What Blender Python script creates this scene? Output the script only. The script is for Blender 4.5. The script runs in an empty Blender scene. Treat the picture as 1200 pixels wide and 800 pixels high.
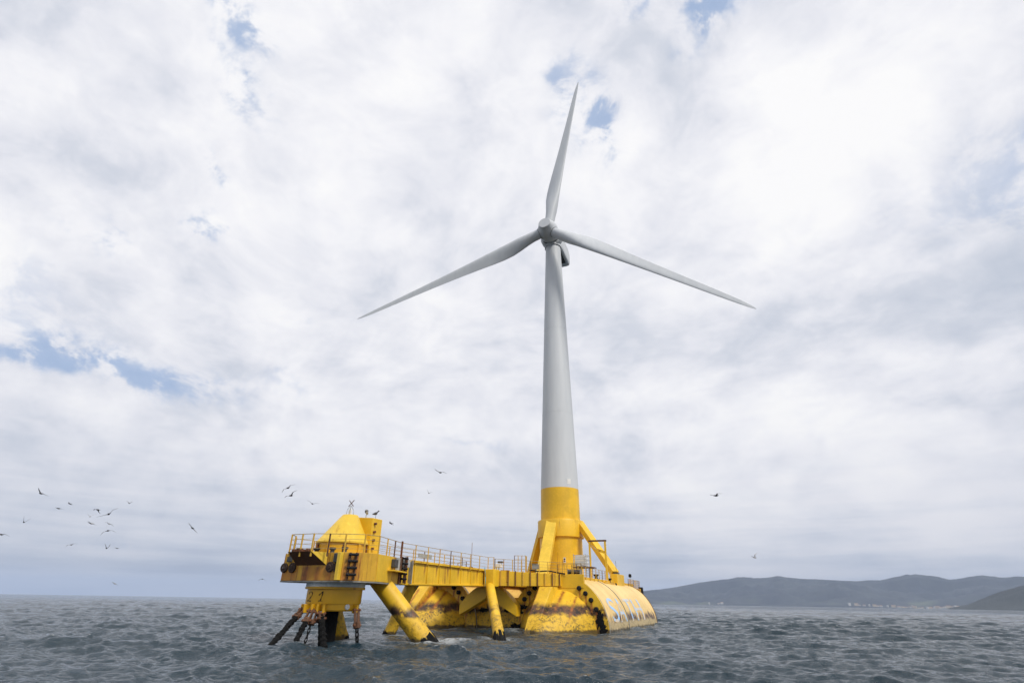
import bpy, bmesh, math, random
import numpy as np
from mathutils import Vector, Matrix

random.seed(7)
rng = np.random.default_rng(11)
R = math.radians
sc = bpy.context.scene
col = sc.collection

# ------------------------------------------------------------------ camera
CAM_H = 2.93
PITCH, ROLL = 0.46996, 0.01607
fw = Vector((0, math.cos(PITCH), math.sin(PITCH)))
rt = Vector((1, 0, 0))
up = rt.cross(fw)
cr, sr = math.cos(ROLL), math.sin(ROLL)
rt2 = rt * cr + up * sr
up2 = up * cr - rt * sr
cam = bpy.data.cameras.new('camera')
camo = bpy.data.objects.new('camera', cam)
col.objects.link(camo)
m = Matrix.Identity(4)
for i in range(3):
    m[i][0], m[i][1], m[i][2] = rt2[i], up2[i], -fw[i]
m[2][3] = CAM_H
camo.matrix_world = m
cam.sensor_width = 36
cam.lens = 36 * 598.9 / 1200
cam.clip_start = 0.5
cam.clip_end = 120000
sc.camera = camo

# ------------------------------------------------------------------ sky, sun, exposure
SUN_EL, SUN_AZ = R(48), R(138)          # azimuth from +Y towards +X
w = bpy.data.worlds.new('World')
sc.world = w
w.use_nodes = True
nt = w.node_tree
nt.nodes.clear()


class NT:
    """small helper round a node tree"""
    def __init__(s, t): s.t = t
    def n(s, typ, **k):
        x = s.t.nodes.new(typ)
        for a, b in k.items(): setattr(x, a, b)
        return x
    def l(s, a, b): s.t.links.new(a, b)
    def put(s, sock, v):
        if hasattr(v, 'is_linked'): s.l(v, sock)
        else: sock.default_value = v
    def math(s, op, a, b=0.0, c=0.0, clamp=False):
        x = s.n('ShaderNodeMath', operation=op, use_clamp=clamp)
        s.put(x.inputs[0], a); s.put(x.inputs[1], b)
        if len(x.inputs) > 2: s.put(x.inputs[2], c)
        return x.outputs[0]
    def vmath(s, op, a, b=(0, 0, 0), sc_=None):
        x = s.n('ShaderNodeVectorMath', operation=op)
        s.put(x.inputs[0], a)
        if op == 'SCALE': s.put(x.inputs['Scale'], sc_)
        elif op not in ('LENGTH', 'NORMALIZE'): s.put(x.inputs[1], b)
        return x.outputs['Value'] if op in ('LENGTH', 'DISTANCE', 'DOT_PRODUCT') else x.outputs['Vector']
    def noise(s, vec, scale, detail=4, rough=0.5, color=False, dist=0.0):
        x = s.n('ShaderNodeTexNoise')
        s.put(x.inputs['Vector'], vec)
        x.inputs['Scale'].default_value = scale
        x.inputs['Detail'].default_value = detail
        x.inputs['Roughness'].default_value = rough
        x.inputs['Distortion'].default_value = dist
        return x.outputs['Color' if color else 'Fac']
    def step(s, v, a, b, lo=0.0, hi=1.0):
        x = s.n('ShaderNodeMapRange', interpolation_type='SMOOTHSTEP')
        s.put(x.inputs[0], v)
        for i, q in zip((1, 2, 3, 4), (a, b, lo, hi)): s.put(x.inputs[i], q)
        return x.outputs[0]
    def mix(s, f, a, b, mode='MIX'):
        x = s.n('ShaderNodeMix', data_type='RGBA', blend_type=mode)
        s.put(x.inputs[0], f)
        s.put(x.inputs[6], a if hasattr(a, 'is_linked') else (*a, 1))
        s.put(x.inputs[7], b if hasattr(b, 'is_linked') else (*b, 1))
        return x.outputs[2]
    def ramp(s, f, pts):
        x = s.n('ShaderNodeValToRGB')
        e = x.color_ramp.elements
        while len(e) < len(pts): e.new(0.5)
        for q, (p, c) in zip(e, pts):
            q.position = p; q.color = (*c, 1) if len(c) == 3 else c
        s.put(x.inputs[0], f)
        return x.outputs[0]


N = NT(nt)
sky = N.n('ShaderNodeTexSky', sky_type='NISHITA', sun_disc=False)
sky.sun_elevation = SUN_EL
sky.sun_rotation = SUN_AZ
sky.air_density = 1.0
sky.dust_density = 1.5
tc = N.n('ShaderNodeTexCoord')
D = N.vmath('NORMALIZE', tc.outputs['Generated'])
sep = N.n('ShaderNodeSeparateXYZ'); N.l(D, sep.inputs[0])
dz = sep.outputs['Z']
P = N.vmath('MULTIPLY', D, (1.85, 1.85, 2.6))
warpc = N.noise(P, 1.2, 3, 0.5, color=True)
warp = N.vmath('SCALE', N.vmath('SUBTRACT', warpc, (0.5, 0.5, 0.5)), sc_=0.5)
Pw = N.vmath('ADD', P, warp)
n1 = N.noise(Pw, 1.15, 6, 0.5)
n2 = N.noise(Pw, 3.4, 8, 0.55)
n3 = N.noise(Pw, 9.0, 7, 0.6)
dens = N.math('ADD', N.math('ADD', N.math('MULTIPLY', n1, 0.50), N.math('MULTIPLY', n2, 0.38)), N.math('MULTIPLY', n3, 0.16))
# irregular direction used for the placed breaks and banks of cloud
dw = N.vmath('SCALE', N.vmath('SUBTRACT', N.noise(D, 5.0, 5, 0.6, color=True), (0.5, 0.5, 0.5)), sc_=0.16)
dw2 = N.vmath('SCALE', N.vmath('SUBTRACT', N.noise(D, 19.0, 5, 0.6, color=True), (0.5, 0.5, 0.5)), sc_=0.07)
Dw = N.vmath('ADD', N.vmath('ADD', D, dw), dw2)


def skydir(px, py):
    v = rt2 * ((px - 600) / 598.9) + up2 * ((400 - py) / 598.9) + fw
    return v.normalized()


def blob(px, py, rx, ry, tilt=0.0):
    """soft patch of sky round a direction, rx along the horizontal, ry up the dome"""
    c = skydir(px, py)
    h = Vector((c.y, -c.x, 0)).normalized()
    v = h.cross(c)
    a, b = math.cos(tilt), math.sin(tilt)
    h2, v2 = h * a + v * b, v * a - h * b
    k = 1 / 700
    x = N.math('DIVIDE', N.math('SUBTRACT', N.vmath('DOT_PRODUCT', Dw, tuple(h2)), 0.0), rx * k)
    y = N.math('DIVIDE', N.math('SUBTRACT', N.vmath('DOT_PRODUCT', Dw, tuple(v2)), 0.0), ry * k)
    front = N.math('GREATER_THAN', N.vmath('DOT_PRODUCT', D, tuple(c)), 0.3)
    r2 = N.math('ADD', N.math('MULTIPLY', x, x), N.math('MULTIPLY', y, y))
    return N.math('MULTIPLY', N.math('POWER', 2.71828, N.math('MULTIPLY', r2, -1.0)), front)


def total(items):
    t = None
    for args, amp in items:
        q = N.math('MULTIPLY', blob(*args), amp)
        t = q if t is None else N.math('ADD', t, q)
    return t


gaps = total([
    ((268, 8, 42, 18, -0.4), 1.05), ((288, 98, 38, 14, -0.6), 0.72), ((252, 205, 12, 22, 0.3), 0.62),
    ((130, 266, 34, 12, 0), 0.55), ((228, 265, 14, 10, 0), 0.72), ((165, 434, 95, 18, -0.12), 0.72),
    ((70, 415, 60, 18, 0), 0.5), ((10, 412, 34, 12, 0), 0.45), ((330, 458, 36, 10, 0), 0.35),
    ((698, 132, 26, 46, 0.35), 1.15), ((662, 85, 12, 44, 0), 0.35), ((712, 195, 9, 34, 0), 0.35),
    ((832, 16, 30, 24, 0), 1.15), ((740, 2, 26, 12, 0), 0.6), ((372, 388, 9, 8, 0), 0.4), ((550, 520, 60, 7, 0), 0.25),
    ((1340, 130, 160, 50, 0), 0.5), ((-220, 250, 160, 40, 0), 0.6),
])
lights = total([
    ((960, 190, 120, 90, 0.6), 0.22), ((985, 270, 34, 40, 0.5), 0.18), ((640, 150, 130, 110, 0), 0.10), ((560, 40, 200, 80, 0), 0.08),
    ((1060, 60, 170, 70, 0), 0.16), ((90, 60, 150, 90, 0), 0.06), ((250, 340, 120, 60, 0), 0.08), ((880, 480, 90, 40, 0), 0.10),
    ((1100, 470, 140, 50, 0), 0.11), ((900, 590, 120, 24, 0), 0.05),
    ((830, 130, 80, 90, 0.4), -0.10), ((1120, 320, 120, 70, 0), -0.13), ((760, 400, 120, 60, 0), -0.08), ((560, 420, 90, 60, 0), -0.07),
    ((70, 200, 130, 70, 0), -0.05), ((420, 480, 160, 40, 0), -0.03), ((1180, 450, 80, 60, 0), -0.04), ((610, 540, 90, 30, 0), -0.06),
])
puff = N.noise(N.vmath('ADD', N.vmath('MULTIPLY', D, (2.0, 2.0, 5.5)), N.vmath('SCALE', warp, sc_=0.3)), 3.0, 7, 0.58)
mid = N.math('MULTIPLY', N.step(dz, 0.10, 0.28), N.step(dz, 0.66, 0.42))
lights = N.math('ADD', lights, N.math('MULTIPLY', N.math('MULTIPLY', N.math('SUBTRACT', puff, 0.5), mid), 0.6))
bright = N.math('ADD', N.math('ADD', N.math('MULTIPLY', N.math('SUBTRACT', dens, 0.5), 2.35), 0.68), lights)
cloud = N.ramp(bright, [(0.26, (0.54, 0.59, 0.69)), (0.50, (0.68, 0.71, 0.79)), (0.66, (0.82, 0.83, 0.89)),
                        (0.84, (0.93, 0.93, 0.965)), (1.0, (1.0, 0.995, 1.0))])
# lower layers: greyer and bluer banks in streaks towards the horizon
low = N.step(dz, 0.0, 0.30, 1.0, 0.0)
streak = N.noise(N.vmath('MULTIPLY', D, (2.2, 2.2, 26.0)), 1.6, 7, 0.55)
side = N.step(sep.outputs['X'], -0.75, 0.45)
lowcol = N.ramp(N.math('ADD', N.math('ADD', streak, N.math('MULTIPLY', N.math('SUBTRACT', dens, 0.5), 0.7)), N.math('ADD', N.math('MULTIPLY', side, 0.13), N.step(dz, 0.0, 0.20, -0.03, 0.15))),
                [(0.33, (0.40, 0.46, 0.58)), (0.50, (0.56, 0.61, 0.71)), (0.68, (0.73, 0.75, 0.82)), (0.85, (0.84, 0.835, 0.88))])
cloud = N.mix(N.math('MULTIPLY', low, 0.88), cloud, lowcol)
cu = N.math('MULTIPLY', blob(160, 642, 26, 11), N.step(N.noise(D, 22.0, 6, 0.6), 0.42, 0.62))
cu2 = N.math('MULTIPLY', blob(10, 650, 24, 9), N.step(N.noise(D, 26.0, 6, 0.6), 0.42, 0.65))
cloud = N.mix(N.math('ADD', N.math('MULTIPLY', cu, 0.8), N.math('MULTIPLY', cu2, 0.5)), cloud, (0.74, 0.75, 0.81))
# clear breaks: Nishita blue seen through thin edges
g = N.math('MULTIPLY', gaps, N.math('MULTIPLY', N.step(N.math('ADD', N.math('MULTIPLY', n3, 1.3), N.math('MULTIPLY', n2, 0.5)), 1.08, 0.74), 1.3), clamp=True)
gapf = N.step(g, 0.0, 1.05)
cl10 = N.vmath('SCALE', cloud, sc_=10.0)
skyb = N.vmath('ADD', N.vmath('SCALE', sky.outputs[0], sc_=0.25), (1.7, 3.1, 5.6))
final = N.mix(N.math('MULTIPLY', gapf, 0.66), cl10, skyb)
bg = N.n('ShaderNodeBackground')
N.l(final, bg.inputs[0])
bg.inputs[1].default_value = 0.10
out = N.n('ShaderNodeOutputWorld')
N.l(bg.outputs[0], out.inputs[0])

sun = bpy.data.lights.new('sun', 'SUN')
sun.energy = 3.0
sun.angle = R(11)
sun.color = (1.0, 0.95, 0.88)
suno = bpy.data.objects.new('sun', sun)
col.objects.link(suno)
sd = Vector((math.sin(SUN_AZ) * math.cos(SUN_EL), math.cos(SUN_AZ) * math.cos(SUN_EL), math.sin(SUN_EL)))
suno.rotation_euler = (-sd).to_track_quat('-Z', 'Y').to_euler()

vs = sc.view_settings
sc.display_settings.display_device = 'sRGB'
vs.view_transform = 'Standard'
vs.look = 'None'
vs.exposure = 0.0
vs.gamma = 1.0
vs.use_curve_mapping = False
sc.render.engine = 'CYCLES'
sc.cycles.max_bounces = 6
sc.cycles.volume_bounces = 0
sc.cycles.use_denoising = True
sc.cycles.sample_clamp_indirect = 4.0


# ------------------------------------------------------------------ mesh helpers
class MB:
    def __init__(s): s.v = []; s.f = []; s.sm = []
    def add(s, vs_, fs, smooth=False):
        o = len(s.v)
        s.v += [tuple(q) for q in vs_]
        s.f += [tuple(i + o for i in f) for f in fs]
        s.sm += [smooth] * len(fs)
        return s
    def box(s, a, b):
        (x0, y0, z0), (x1, y1, z1) = a, b
        return s.hexa([(x0, y0, z0), (x1, y0, z0), (x1, y1, z0), (x0, y1, z0), (x0, y0, z1), (x1, y0, z1), (x1, y1, z1), (x0, y1, z1)])
    def hexa(s, p):
        return s.add(p, [(0, 3, 2, 1), (4, 5, 6, 7), (0, 1, 5, 4), (1, 2, 6, 5), (2, 3, 7, 6), (3, 0, 4, 7)])
    def prism(s, poly, z0, z1):
        """poly of (x, y); z0, z1 numbers or functions of (x, y)"""
        f0 = z0 if callable(z0) else (lambda x, y: z0)
        f1 = z1 if callable(z1) else (lambda x, y: z1)
        n = len(poly)
        v = [(x, y, f0(x, y)) for x, y in poly] + [(x, y, f1(x, y)) for x, y in poly]
        f = [tuple(range(n - 1, -1, -1)), tuple(range(n, 2 * n))]
        f += [(i, (i + 1) % n, n + (i + 1) % n, n + i) for i in range(n)]
        return s.add(v, f)
    def frame(s, a, b):
        d = (Vector(b) - Vector(a)).normalized()
        h = Vector((0, 0, 1)) if abs(d.z) < 0.95 else Vector((1, 0, 0))
        x = d.cross(h).normalized()
        return d, x, x.cross(d).normalized()
    def tube(s, a, b, r0, r1=None, n=10, cap=True):
        r1 = r0 if r1 is None else r1
        d, x, y = s.frame(a, b)
        v = []
        for c, r in ((a, r0), (b, r1)):
            for i in range(n):
                t = 2 * math.pi * i / n
                v.append(Vector(c) + x * (r * math.cos(t)) + y * (r * math.sin(t)))
        s.add(v, [(i, (i + 1) % n, n + (i + 1) % n, n + i) for i in range(n)], True)
        if cap: s.add(v, [tuple(range(n - 1, -1, -1)), tuple(range(n, 2 * n))])
        return s
    def bar(s, a, b, wx, wy):
        """box beam: wx across horizontally, wy in the other direction"""
        d, x, y = s.frame(a, b)
        v = []
        for c in (a, b):
            for i, j in ((-1, -1), (1, -1), (1, 1), (-1, 1)):
                v.append(Vector(c) + x * (i * wx / 2) + y * (j * wy / 2))
        return s.hexa(v)
    def lathe(s, prof, c=(0, 0, 0), ax=None, n=48, smooth=True, arc=(0, 2 * math.pi)):
        """prof of (radius, height along axis)"""
        d = Vector((0, 0, 1)) if ax is None else Vector(ax).normalized()
        h = Vector((1, 0, 0)) if abs(d.x) < 0.9 else Vector((0, 1, 0))
        x = (h - d * h.dot(d)).normalized()
        y = d.cross(x)
        v = []
        for r, z in prof:
            for i in range(n):
                t = 2 * math.pi * i / n
                v.append(Vector(c) + d * z + x * (r * math.cos(t)) + y * (r * math.sin(t)))
        f = []
        for k in range(len(prof) - 1):
            for i in range(n):
                j = (i + 1) % n
                f.append((k * n + i, k * n + j, (k + 1) * n + j, (k + 1) * n + i))
        return s.add(v, f, smooth)
    def build(s, name, mat, parent=None, bevel=0.0, auto=True):
        me = bpy.data.meshes.new(name)
        me.from_pydata([tuple(q) for q in s.v], [], s.f)
        me.polygons.foreach_set('use_smooth', s.sm)
        me.materials.append(mat)
        bm = bmesh.new(); bm.from_mesh(me)
        bmesh.ops.remove_doubles(bm, verts=bm.verts, dist=1e-5)
        bmesh.ops.recalc_face_normals(bm, faces=bm.faces)
        if bevel > 0:
            ed = [e for e in bm.edges if len(e.link_faces) == 2 and e.calc_face_angle(0) > 0.6]
            bmesh.ops.bevel(bm, geom=ed, offset=bevel, segments=1, affect='EDGES')
        for e in bm.edges:
            if len(e.link_faces) == 2 and e.calc_face_angle(0) > 0.65: e.smooth = False
        bm.to_mesh(me); bm.free()
        o = bpy.data.objects.new(name, me)
        col.objects.link(o)
        if parent: o.parent = parent
        return o


def tag(o, label=None, cat=None, group=None, kind=None):
    if label: o['label'] = label
    if cat: o['category'] = cat
    if group: o['group'] = group
    if kind: o['kind'] = kind
    return o


def empty(name, loc=(0, 0, 0), rz=0.0, label=None, cat=None, group=None):
    o = bpy.data.objects.new(name, None)
    col.objects.link(o)
    o.empty_display_size = 0.3
    o.location = loc
    o.rotation_euler = (0, 0, rz)
    return tag(o, label, cat, group)


def copy_tree(o, parent=None):
    c = o.copy(); col.objects.link(c)
    if parent: c.parent = parent
    for ch in list(o.children): copy_tree(ch, c)
    return c


# platform frame: x = towards the bow, y = towards the near (starboard) hull, z up
T = Vector((8.887, 92.82, 0))
HD = R(25)
U = Vector((-math.sin(HD), -math.cos(HD), 0))
V = Vector((math.cos(HD), -math.sin(HD), 0))
PRZ = math.atan2(U.y, U.x)


def W(u, v, z): return T + U * u + V * v + Vector((0, 0, z))


def at(px, py, dist):
    """point that stands at this place of the photograph, dist metres away along the ground"""
    d = rt2 * ((px - 600) / 598.9) + up2 * ((400 - py) / 598.9) + fw
    return Vector((0, 0, CAM_H)) + d * (dist / d.y)


# ------------------------------------------------------------------ materials
def mat(name):
    m_ = bpy.data.materials.new(name)
    m_.use_nodes = True
    n_ = NT(m_.node_tree)
    b = m_.node_tree.nodes['Principled BSDF']
    return m_, n_, b


def simple(name, colr, rough=0.6, metal=0.0, var=0.25, scale=3.0):
    m_, n_, b = mat(name)
    geo = n_.n('ShaderNodeNewGeometry')
    f = n_.noise(geo.outputs['Position'], scale, 5, 0.6)
    dk = tuple(c * (1 - var) for c in colr)
    n_.l(n_.mix(n_.step(f, 0.3, 0.7), dk, colr), b.inputs['Base Color'])
    b.inputs['Roughness'].default_value = rough
    b.inputs['Metallic'].default_value = metal
    b.inputs['Specular IOR Level'].default_value = 0.5 if max(colr) > 0.03 else 0.15
    return m_


def paint(name, base, rust=0.35, tide=True, rough=0.45, pale=False, streaks=None, weed=0.0, xmin=54.9, zlen=9.0, wash_on=True, axis='Y', zshift=0.0):
    """weathered marine paint: faded patches, rust streaks, scuffs, tide band and growth near the water"""
    m_, n_, b = mat(name)
    geo = n_.n('ShaderNodeNewGeometry')
    pos = geo.outputs['Position']
    sp = n_.n('ShaderNodeSeparateXYZ'); n_.l(pos, sp.inputs[0])
    z = sp.outputs['Z']
    nl = n_.noise(pos, 0.35, 4, 0.55)
    nf = n_.noise(pos, 2.6, 6, 0.62)
    lite = tuple(min(1, c * 1.10 + 0.015) for c in base)
    dark = tuple(c * (0.80 if i < 2 else 0.7) for i, c in enumerate(base))
    c = n_.mix(n_.step(nl, 0.35, 0.68), dark, base)
    c = n_.mix(n_.math('MULTIPLY', n_.step(nf, 0.52, 0.75), 0.6), c, lite)
    # vertical runs of rust, gathered under the places that leak
    sv = n_.vmath('MULTIPLY', pos, (1.9, 1.9, 0.10))
    st = n_.noise(sv, 1.5, 7, 0.66)
    src = n_.noise(n_.vmath('MULTIPLY', pos, (0.45, 0.45, 0.22)), 1.0, 3, 0.5)
    rf = n_.math('MULTIPLY', n_.step(st, 0.56 - 0.10 * rust, 0.66 - 0.04 * rust), n_.step(src, 0.53 - 0.22 * rust, 0.62 - 0.16 * rust))
    rf = n_.math('MULTIPLY', rf, min(1.0, 0.55 + 0.5 * rust))
    rcol = n_.mix(n_.step(nf, 0.35, 0.65), (0.17, 0.045, 0.010), (0.44, 0.14, 0.014))
    c = n_.mix(rf, c, rcol)
    # small rust spots and dark scuffs
    spn = n_.noise(pos, 6.0, 5, 0.7)
    c = n_.mix(n_.math('MULTIPLY', n_.step(spn, 0.66 - 0.05 * rust, 0.72), 0.8), c, (0.13, 0.045, 0.02))
    rg = n_.math('ADD', rough, n_.math('MULTIPLY', nf, 0.15))
    if tide:
        big = n_.noise(n_.vmath('MULTIPLY', pos, (1, 1, 0.6)), 0.55, 5, 0.6)
        zn = n_.math('ADD', n_.math('ADD', z, -zshift), n_.math('MULTIPLY', n_.math('SUBTRACT', big, 0.5), 1.7))
        # growth zone: ochre, olive, with dark specks
        zone = n_.step(zn, 2.05, 1.75)
        mot = n_.noise(pos, 2.2, 7, 0.72)
        alg_sheen = n_.ramp(mot, [(0.28, (0.06, 0.055, 0.012)), (0.40, (0.34, 0.20, 0.012)), (0.50, (0.62, 0.37, 0.014)), (0.75, (0.72, 0.46, 0.03))])
        if pale:  # glossy reflection of the wet waterline painted in as pale beige
            alg_sheen = n_.ramp(mot, [(0.30, (0.20, 0.16, 0.09)), (0.45, (0.42, 0.33, 0.17)), (0.7, (0.55, 0.45, 0.27))])
        hi = n_.noise(pos, 4.5, 4, 0.6)
        gsp = n_.math('MULTIPLY', n_.step(hi, 0.54 - 0.03 * weed, 0.62 - 0.03 * weed), n_.step(n_.noise(n_.vmath('MULTIPLY', pos, (0.5, 0.5, 2.0)), 0.9, 3, 0.5), 0.46, 0.62))
        alg_sheen = n_.mix(gsp, alg_sheen, (0.025, 0.035, 0.012))
        c = n_.mix(n_.math('MULTIPLY', zone, 0.86), c, alg_sheen)
        # ragged dark band of dried weed at the top of the zone
        bandm = n_.math('MULTIPLY', n_.step(zn, 1.55, 1.95), n_.step(zn, 2.75 + 0.3 * weed, 2.15 + 0.2 * weed))
        bn = n_.noise(n_.vmath('MULTIPLY', pos, (1.3, 1.3, 1.0)), 1.3, 7, 0.7)
        patch = n_.step(n_.noise(n_.vmath('MULTIPLY', pos, (1, 1, 0.35)), 0.42, 3, 0.5), 0.36 - 0.12 * weed, 0.54 - 0.10 * weed)
        band = n_.math('MULTIPLY', n_.math('MULTIPLY', bandm, n_.step(bn, 0.37 - 0.07 * weed, 0.50 - 0.07 * weed)), patch)
        bcol = n_.mix(n_.step(mot, 0.4, 0.62), (0.018, 0.012, 0.010), (0.13, 0.055, 0.022))
        c = n_.mix(band, c, bcol)
        # wet black foot
        wet = n_.step(n_.math('ADD', z, n_.math('MULTIPLY', mot, 0.9)), 0.85, 0.6)
        c = n_.mix(n_.math('MULTIPLY', wet, 0.85), c, (0.022, 0.018, 0.012))
        bp_ = n_.n('ShaderNodeBump')
        bp_.inputs['Distance'].default_value = 0.12
        n_.l(n_.math('MULTIPLY', zone, 0.8), bp_.inputs['Strength'])
        n_.l(mot, bp_.inputs['Height'])
        n_.l(bp_.outputs[0], b.inputs['Normal'])
    if streaks:
        ob = n_.n('ShaderNodeTexCoord').outputs['Object']
        so = n_.n('ShaderNodeSeparateXYZ'); n_.l(ob, so.inputs[0])
        tot = None
        wob = n_.math('MULTIPLY', n_.math('SUBTRACT', n_.noise(n_.vmath('MULTIPLY', ob, (1, 1, 0.5)), 2.0, 3, 0.5), 0.5), 0.25)
        for v_, wd, ztop in streaks:
            dv = n_.math('DIVIDE', n_.math('ADD', n_.math('SUBTRACT', so.outputs[axis], v_), wob), wd)
            q = n_.math('MULTIPLY', n_.math('POWER', 2.71828, n_.math('MULTIPLY', n_.math('MULTIPLY', dv, dv), -1.0)), n_.math('MULTIPLY', n_.step(so.outputs['Z'], ztop + 0.05, ztop - 0.15), n_.step(so.outputs['Z'], ztop - zlen, ztop - zlen * 0.35)))
            tot = q if tot is None else n_.math('MAXIMUM', tot, q)
        q = n_.math('MULTIPLY', n_.math('MULTIPLY', tot, n_.step(st, 0.30, 0.47)), n_.step(so.outputs['X'], xmin - 0.3, xmin + 0.3))
        c = n_.mix(n_.math('MULTIPLY', q, 0.92), c, n_.mix(n_.step(nf, 0.35, 0.65), (0.085, 0.022, 0.008), (0.24, 0.068, 0.010)) if wash_on else rcol)
        if wash_on:
          wash = n_.math('MULTIPLY', n_.step(so.outputs['Z'], 5.6, 4.6), n_.step(n_.noise(n_.vmath('MULTIPLY', ob, (1, 1, .3)), 1.1, 5, .6), .30, .60))
          c = n_.mix(n_.math('MULTIPLY', n_.math('MULTIPLY', wash, n_.step(so.outputs['X'], 54.9, 55.4)), 0.85), c, (0.44, 0.17, 0.018))
    n_.l(c, b.inputs['Base Color'])
    n_.l(rg, b.inputs['Roughness'])
    return m_


YEL = (0.79, 0.485, 0.018)
M = {}
M['yellow'] = paint('yellow_paint', YEL, 0.30)
M['rusty'] = paint('rust_streaked_paint', (0.62, 0.335, 0.022), 1.0, tide=False)
M['mooring'] = paint('mooring_deck_paint', (0.64, 0.36, 0.022), 0.9, tide=False, streaks=[(-2.95, .22, 4.95), (-2.12, .2, 4.95), (1.62, .2, 4.95), (2.28, .22, 5.0), (-1.85, .16, 6.1), (1.35, .14, 6.1), (3.2, .3, 6.0), (-0.7, .25, 5.1), (0.4, .3, 5.1)])
M['clean'] = paint('clean_yellow_paint', (0.77, 0.462, 0.014), 0.0, tide=False, rough=0.4)
M['lemon'] = paint('bright_yellow_paint', (0.80, 0.53, 0.045), 0.05, tide=False, rough=0.4)
M['orange'] = paint('deep_yellow_paint', (0.72, 0.39, 0.008), 0.15, tide=False, rough=0.35)
M['post'] = paint('railing_paint', (0.66, 0.40, 0.05), 0.5, tide=False)
M['hullskin'] = paint('faded_hull_paint', (0.82, 0.56, 0.20), 0.12, rough=0.36, pale=True, weed=0.2, zshift=-0.75)
M['cone'] = paint('bow_paint', (0.79, 0.48, 0.022), 0.45, weed=1.0, streaks=[(9.25, .2, 4.6), (6.7, .12, 4.5), (10.7, .12, 3.6), (-8.1, .22, 4.6), (-9.5, .14, 4.2), (-6.6, .16, 4.0)], xmin=25.0, zlen=3.4, wash_on=False)
bolt_v = [v0 + 5.18 * math.sin(R(q) * sg) for v0 in (8.3, -8.3) for sg in (-1, 1) for q in (32, 42, 52, 64)]
bolt_z = [5.18 * math.cos(R(q)) for v0 in (8.3, -8.3) for sg in (-1, 1) for q in (32, 42, 52, 64)]
M['girder'] = paint('girder_paint', YEL, 0.35, tide=False, streaks=[(46.6 - 2.15 * i_, .11, 6.3) for i_ in range(9)], xmin=-99.0, zlen=1.7, wash_on=False, axis='X')
M['plate'] = paint('bow_plate_paint', YEL, 0.35, weed=0.6, streaks=[(a_, .13, b_ - .2) for a_, b_ in zip(bolt_v, bolt_z)], xmin=24.9, zlen=2.4, wash_on=False)
M['beige'] = paint('pale_hull_paint', (0.72, 0.47, 0.13), 0.25, rough=0.5)
M['rust'] = simple('rusty_steel', (0.20, 0.075, 0.030), 0.85, 0.0, 0.6, 6)
M['rustlight'] = simple('orange_rust_steel', (0.15, 0.068, 0.032), 0.8, 0.0, 0.6, 5)
M['darkrust'] = simple('rusty_black_rubber', (0.055, 0.028, 0.018), 0.85, 0, 0.6, 8)
M['black'] = simple('black_rubber', (0.016, 0.016, 0.018), 0.75, 0, 0.3)
M['darkgrey'] = simple('dark_equipment', (0.05, 0.052, 0.055), 0.6, 0, 0.3)
M['growth'] = simple('black_mussel_growth', (0.010, 0.010, 0.010), 0.9, 0, 0.6, 9)
M['grey'] = simple('grey_steel', (0.30, 0.32, 0.33), 0.55, 0.0, 0.25)
M['galv'] = simple('galvanised_steel', (0.42, 0.43, 0.42), 0.5, 0.0, 0.3, 6)
M['white'] = simple('white_paint', (0.72, 0.72, 0.70), 0.5, 0, 0.15)
M['seam'] = simple('grey_seam', (0.28, 0.27, 0.24), 0.7, 0, 0.4)
M['flange'] = simple('pale_blue_grey_flange', (0.74, 0.78, 0.79), 0.45, 0, 0.25)
M['brown'] = simple('brown_shaded_underside', (0.12, 0.045, 0.015), 0.8, 0, 0.4, 4)  # shade under the bow chute put into this brown
M['under'] = paint('underside_paint', (0.50, 0.30, 0.03), 0.5, tide=False)
M['wire'] = simple('rail_steel', (0.46, 0.33, 0.13), 0.6, 0.0, 0.4, 4)
M['teal'] = simple('teal_rope', (0.05, 0.30, 0.33), 0.7)


def turbine_paint():
    m_, n_, b = mat('grey_turbine_paint')
    geo = n_.n('ShaderNodeNewGeometry')
    pos = geo.outputs['Position']
    f = n_.noise(n_.vmath('MULTIPLY', pos, (1, 1, 0.12)), 0.9, 5, 0.6)
    c = n_.mix(n_.step(f, 0.3, 0.72), (0.50, 0.525, 0.55), (0.545, 0.57, 0.59))
    n_.l(c, b.inputs['Base Color'])
    b.inputs['Roughness'].default_value = 0.55
    return m_


M['turbine'] = turbine_paint()
M['turbinedark'] = simple('dark_grey_gap', (0.06, 0.065, 0.075), 0.6)


def lettering_mat(hull_col):
    m_, n_, b = mat('peeling_blue_lettering')
    geo = n_.n('ShaderNodeNewGeometry')
    pos = geo.outputs['Position']
    f = n_.noise(pos, 1.1, 7, 0.7)
    f2 = n_.noise(n_.vmath('MULTIPLY', pos, (3, 3, 1.2)), 1.5, 5, 0.7)
    peel = n_.step(n_.math('ADD', n_.math('MULTIPLY', f, 0.6), n_.math('MULTIPLY', f2, 0.4)), 0.435, 0.585)
    n_.l(n_.mix(peel, (0.24, 0.52, 0.88), hull_col), b.inputs['Base Color'])
    b.inputs['Roughness'].default_value = 0.4
    return m_


M['letter'] = lettering_mat((0.78, 0.49, 0.11))
M['ink'] = simple('black_stencil_paint', (0.02, 0.018, 0.016), 0.6, 0, 0.3)

# ------------------------------------------------------------------ sea
FEET = [W(48.7, 6.0, 0), W(49.8, -1.7, 0), W(42.5, -2.3, 0), W(40.9, 8.5, 0)]


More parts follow.
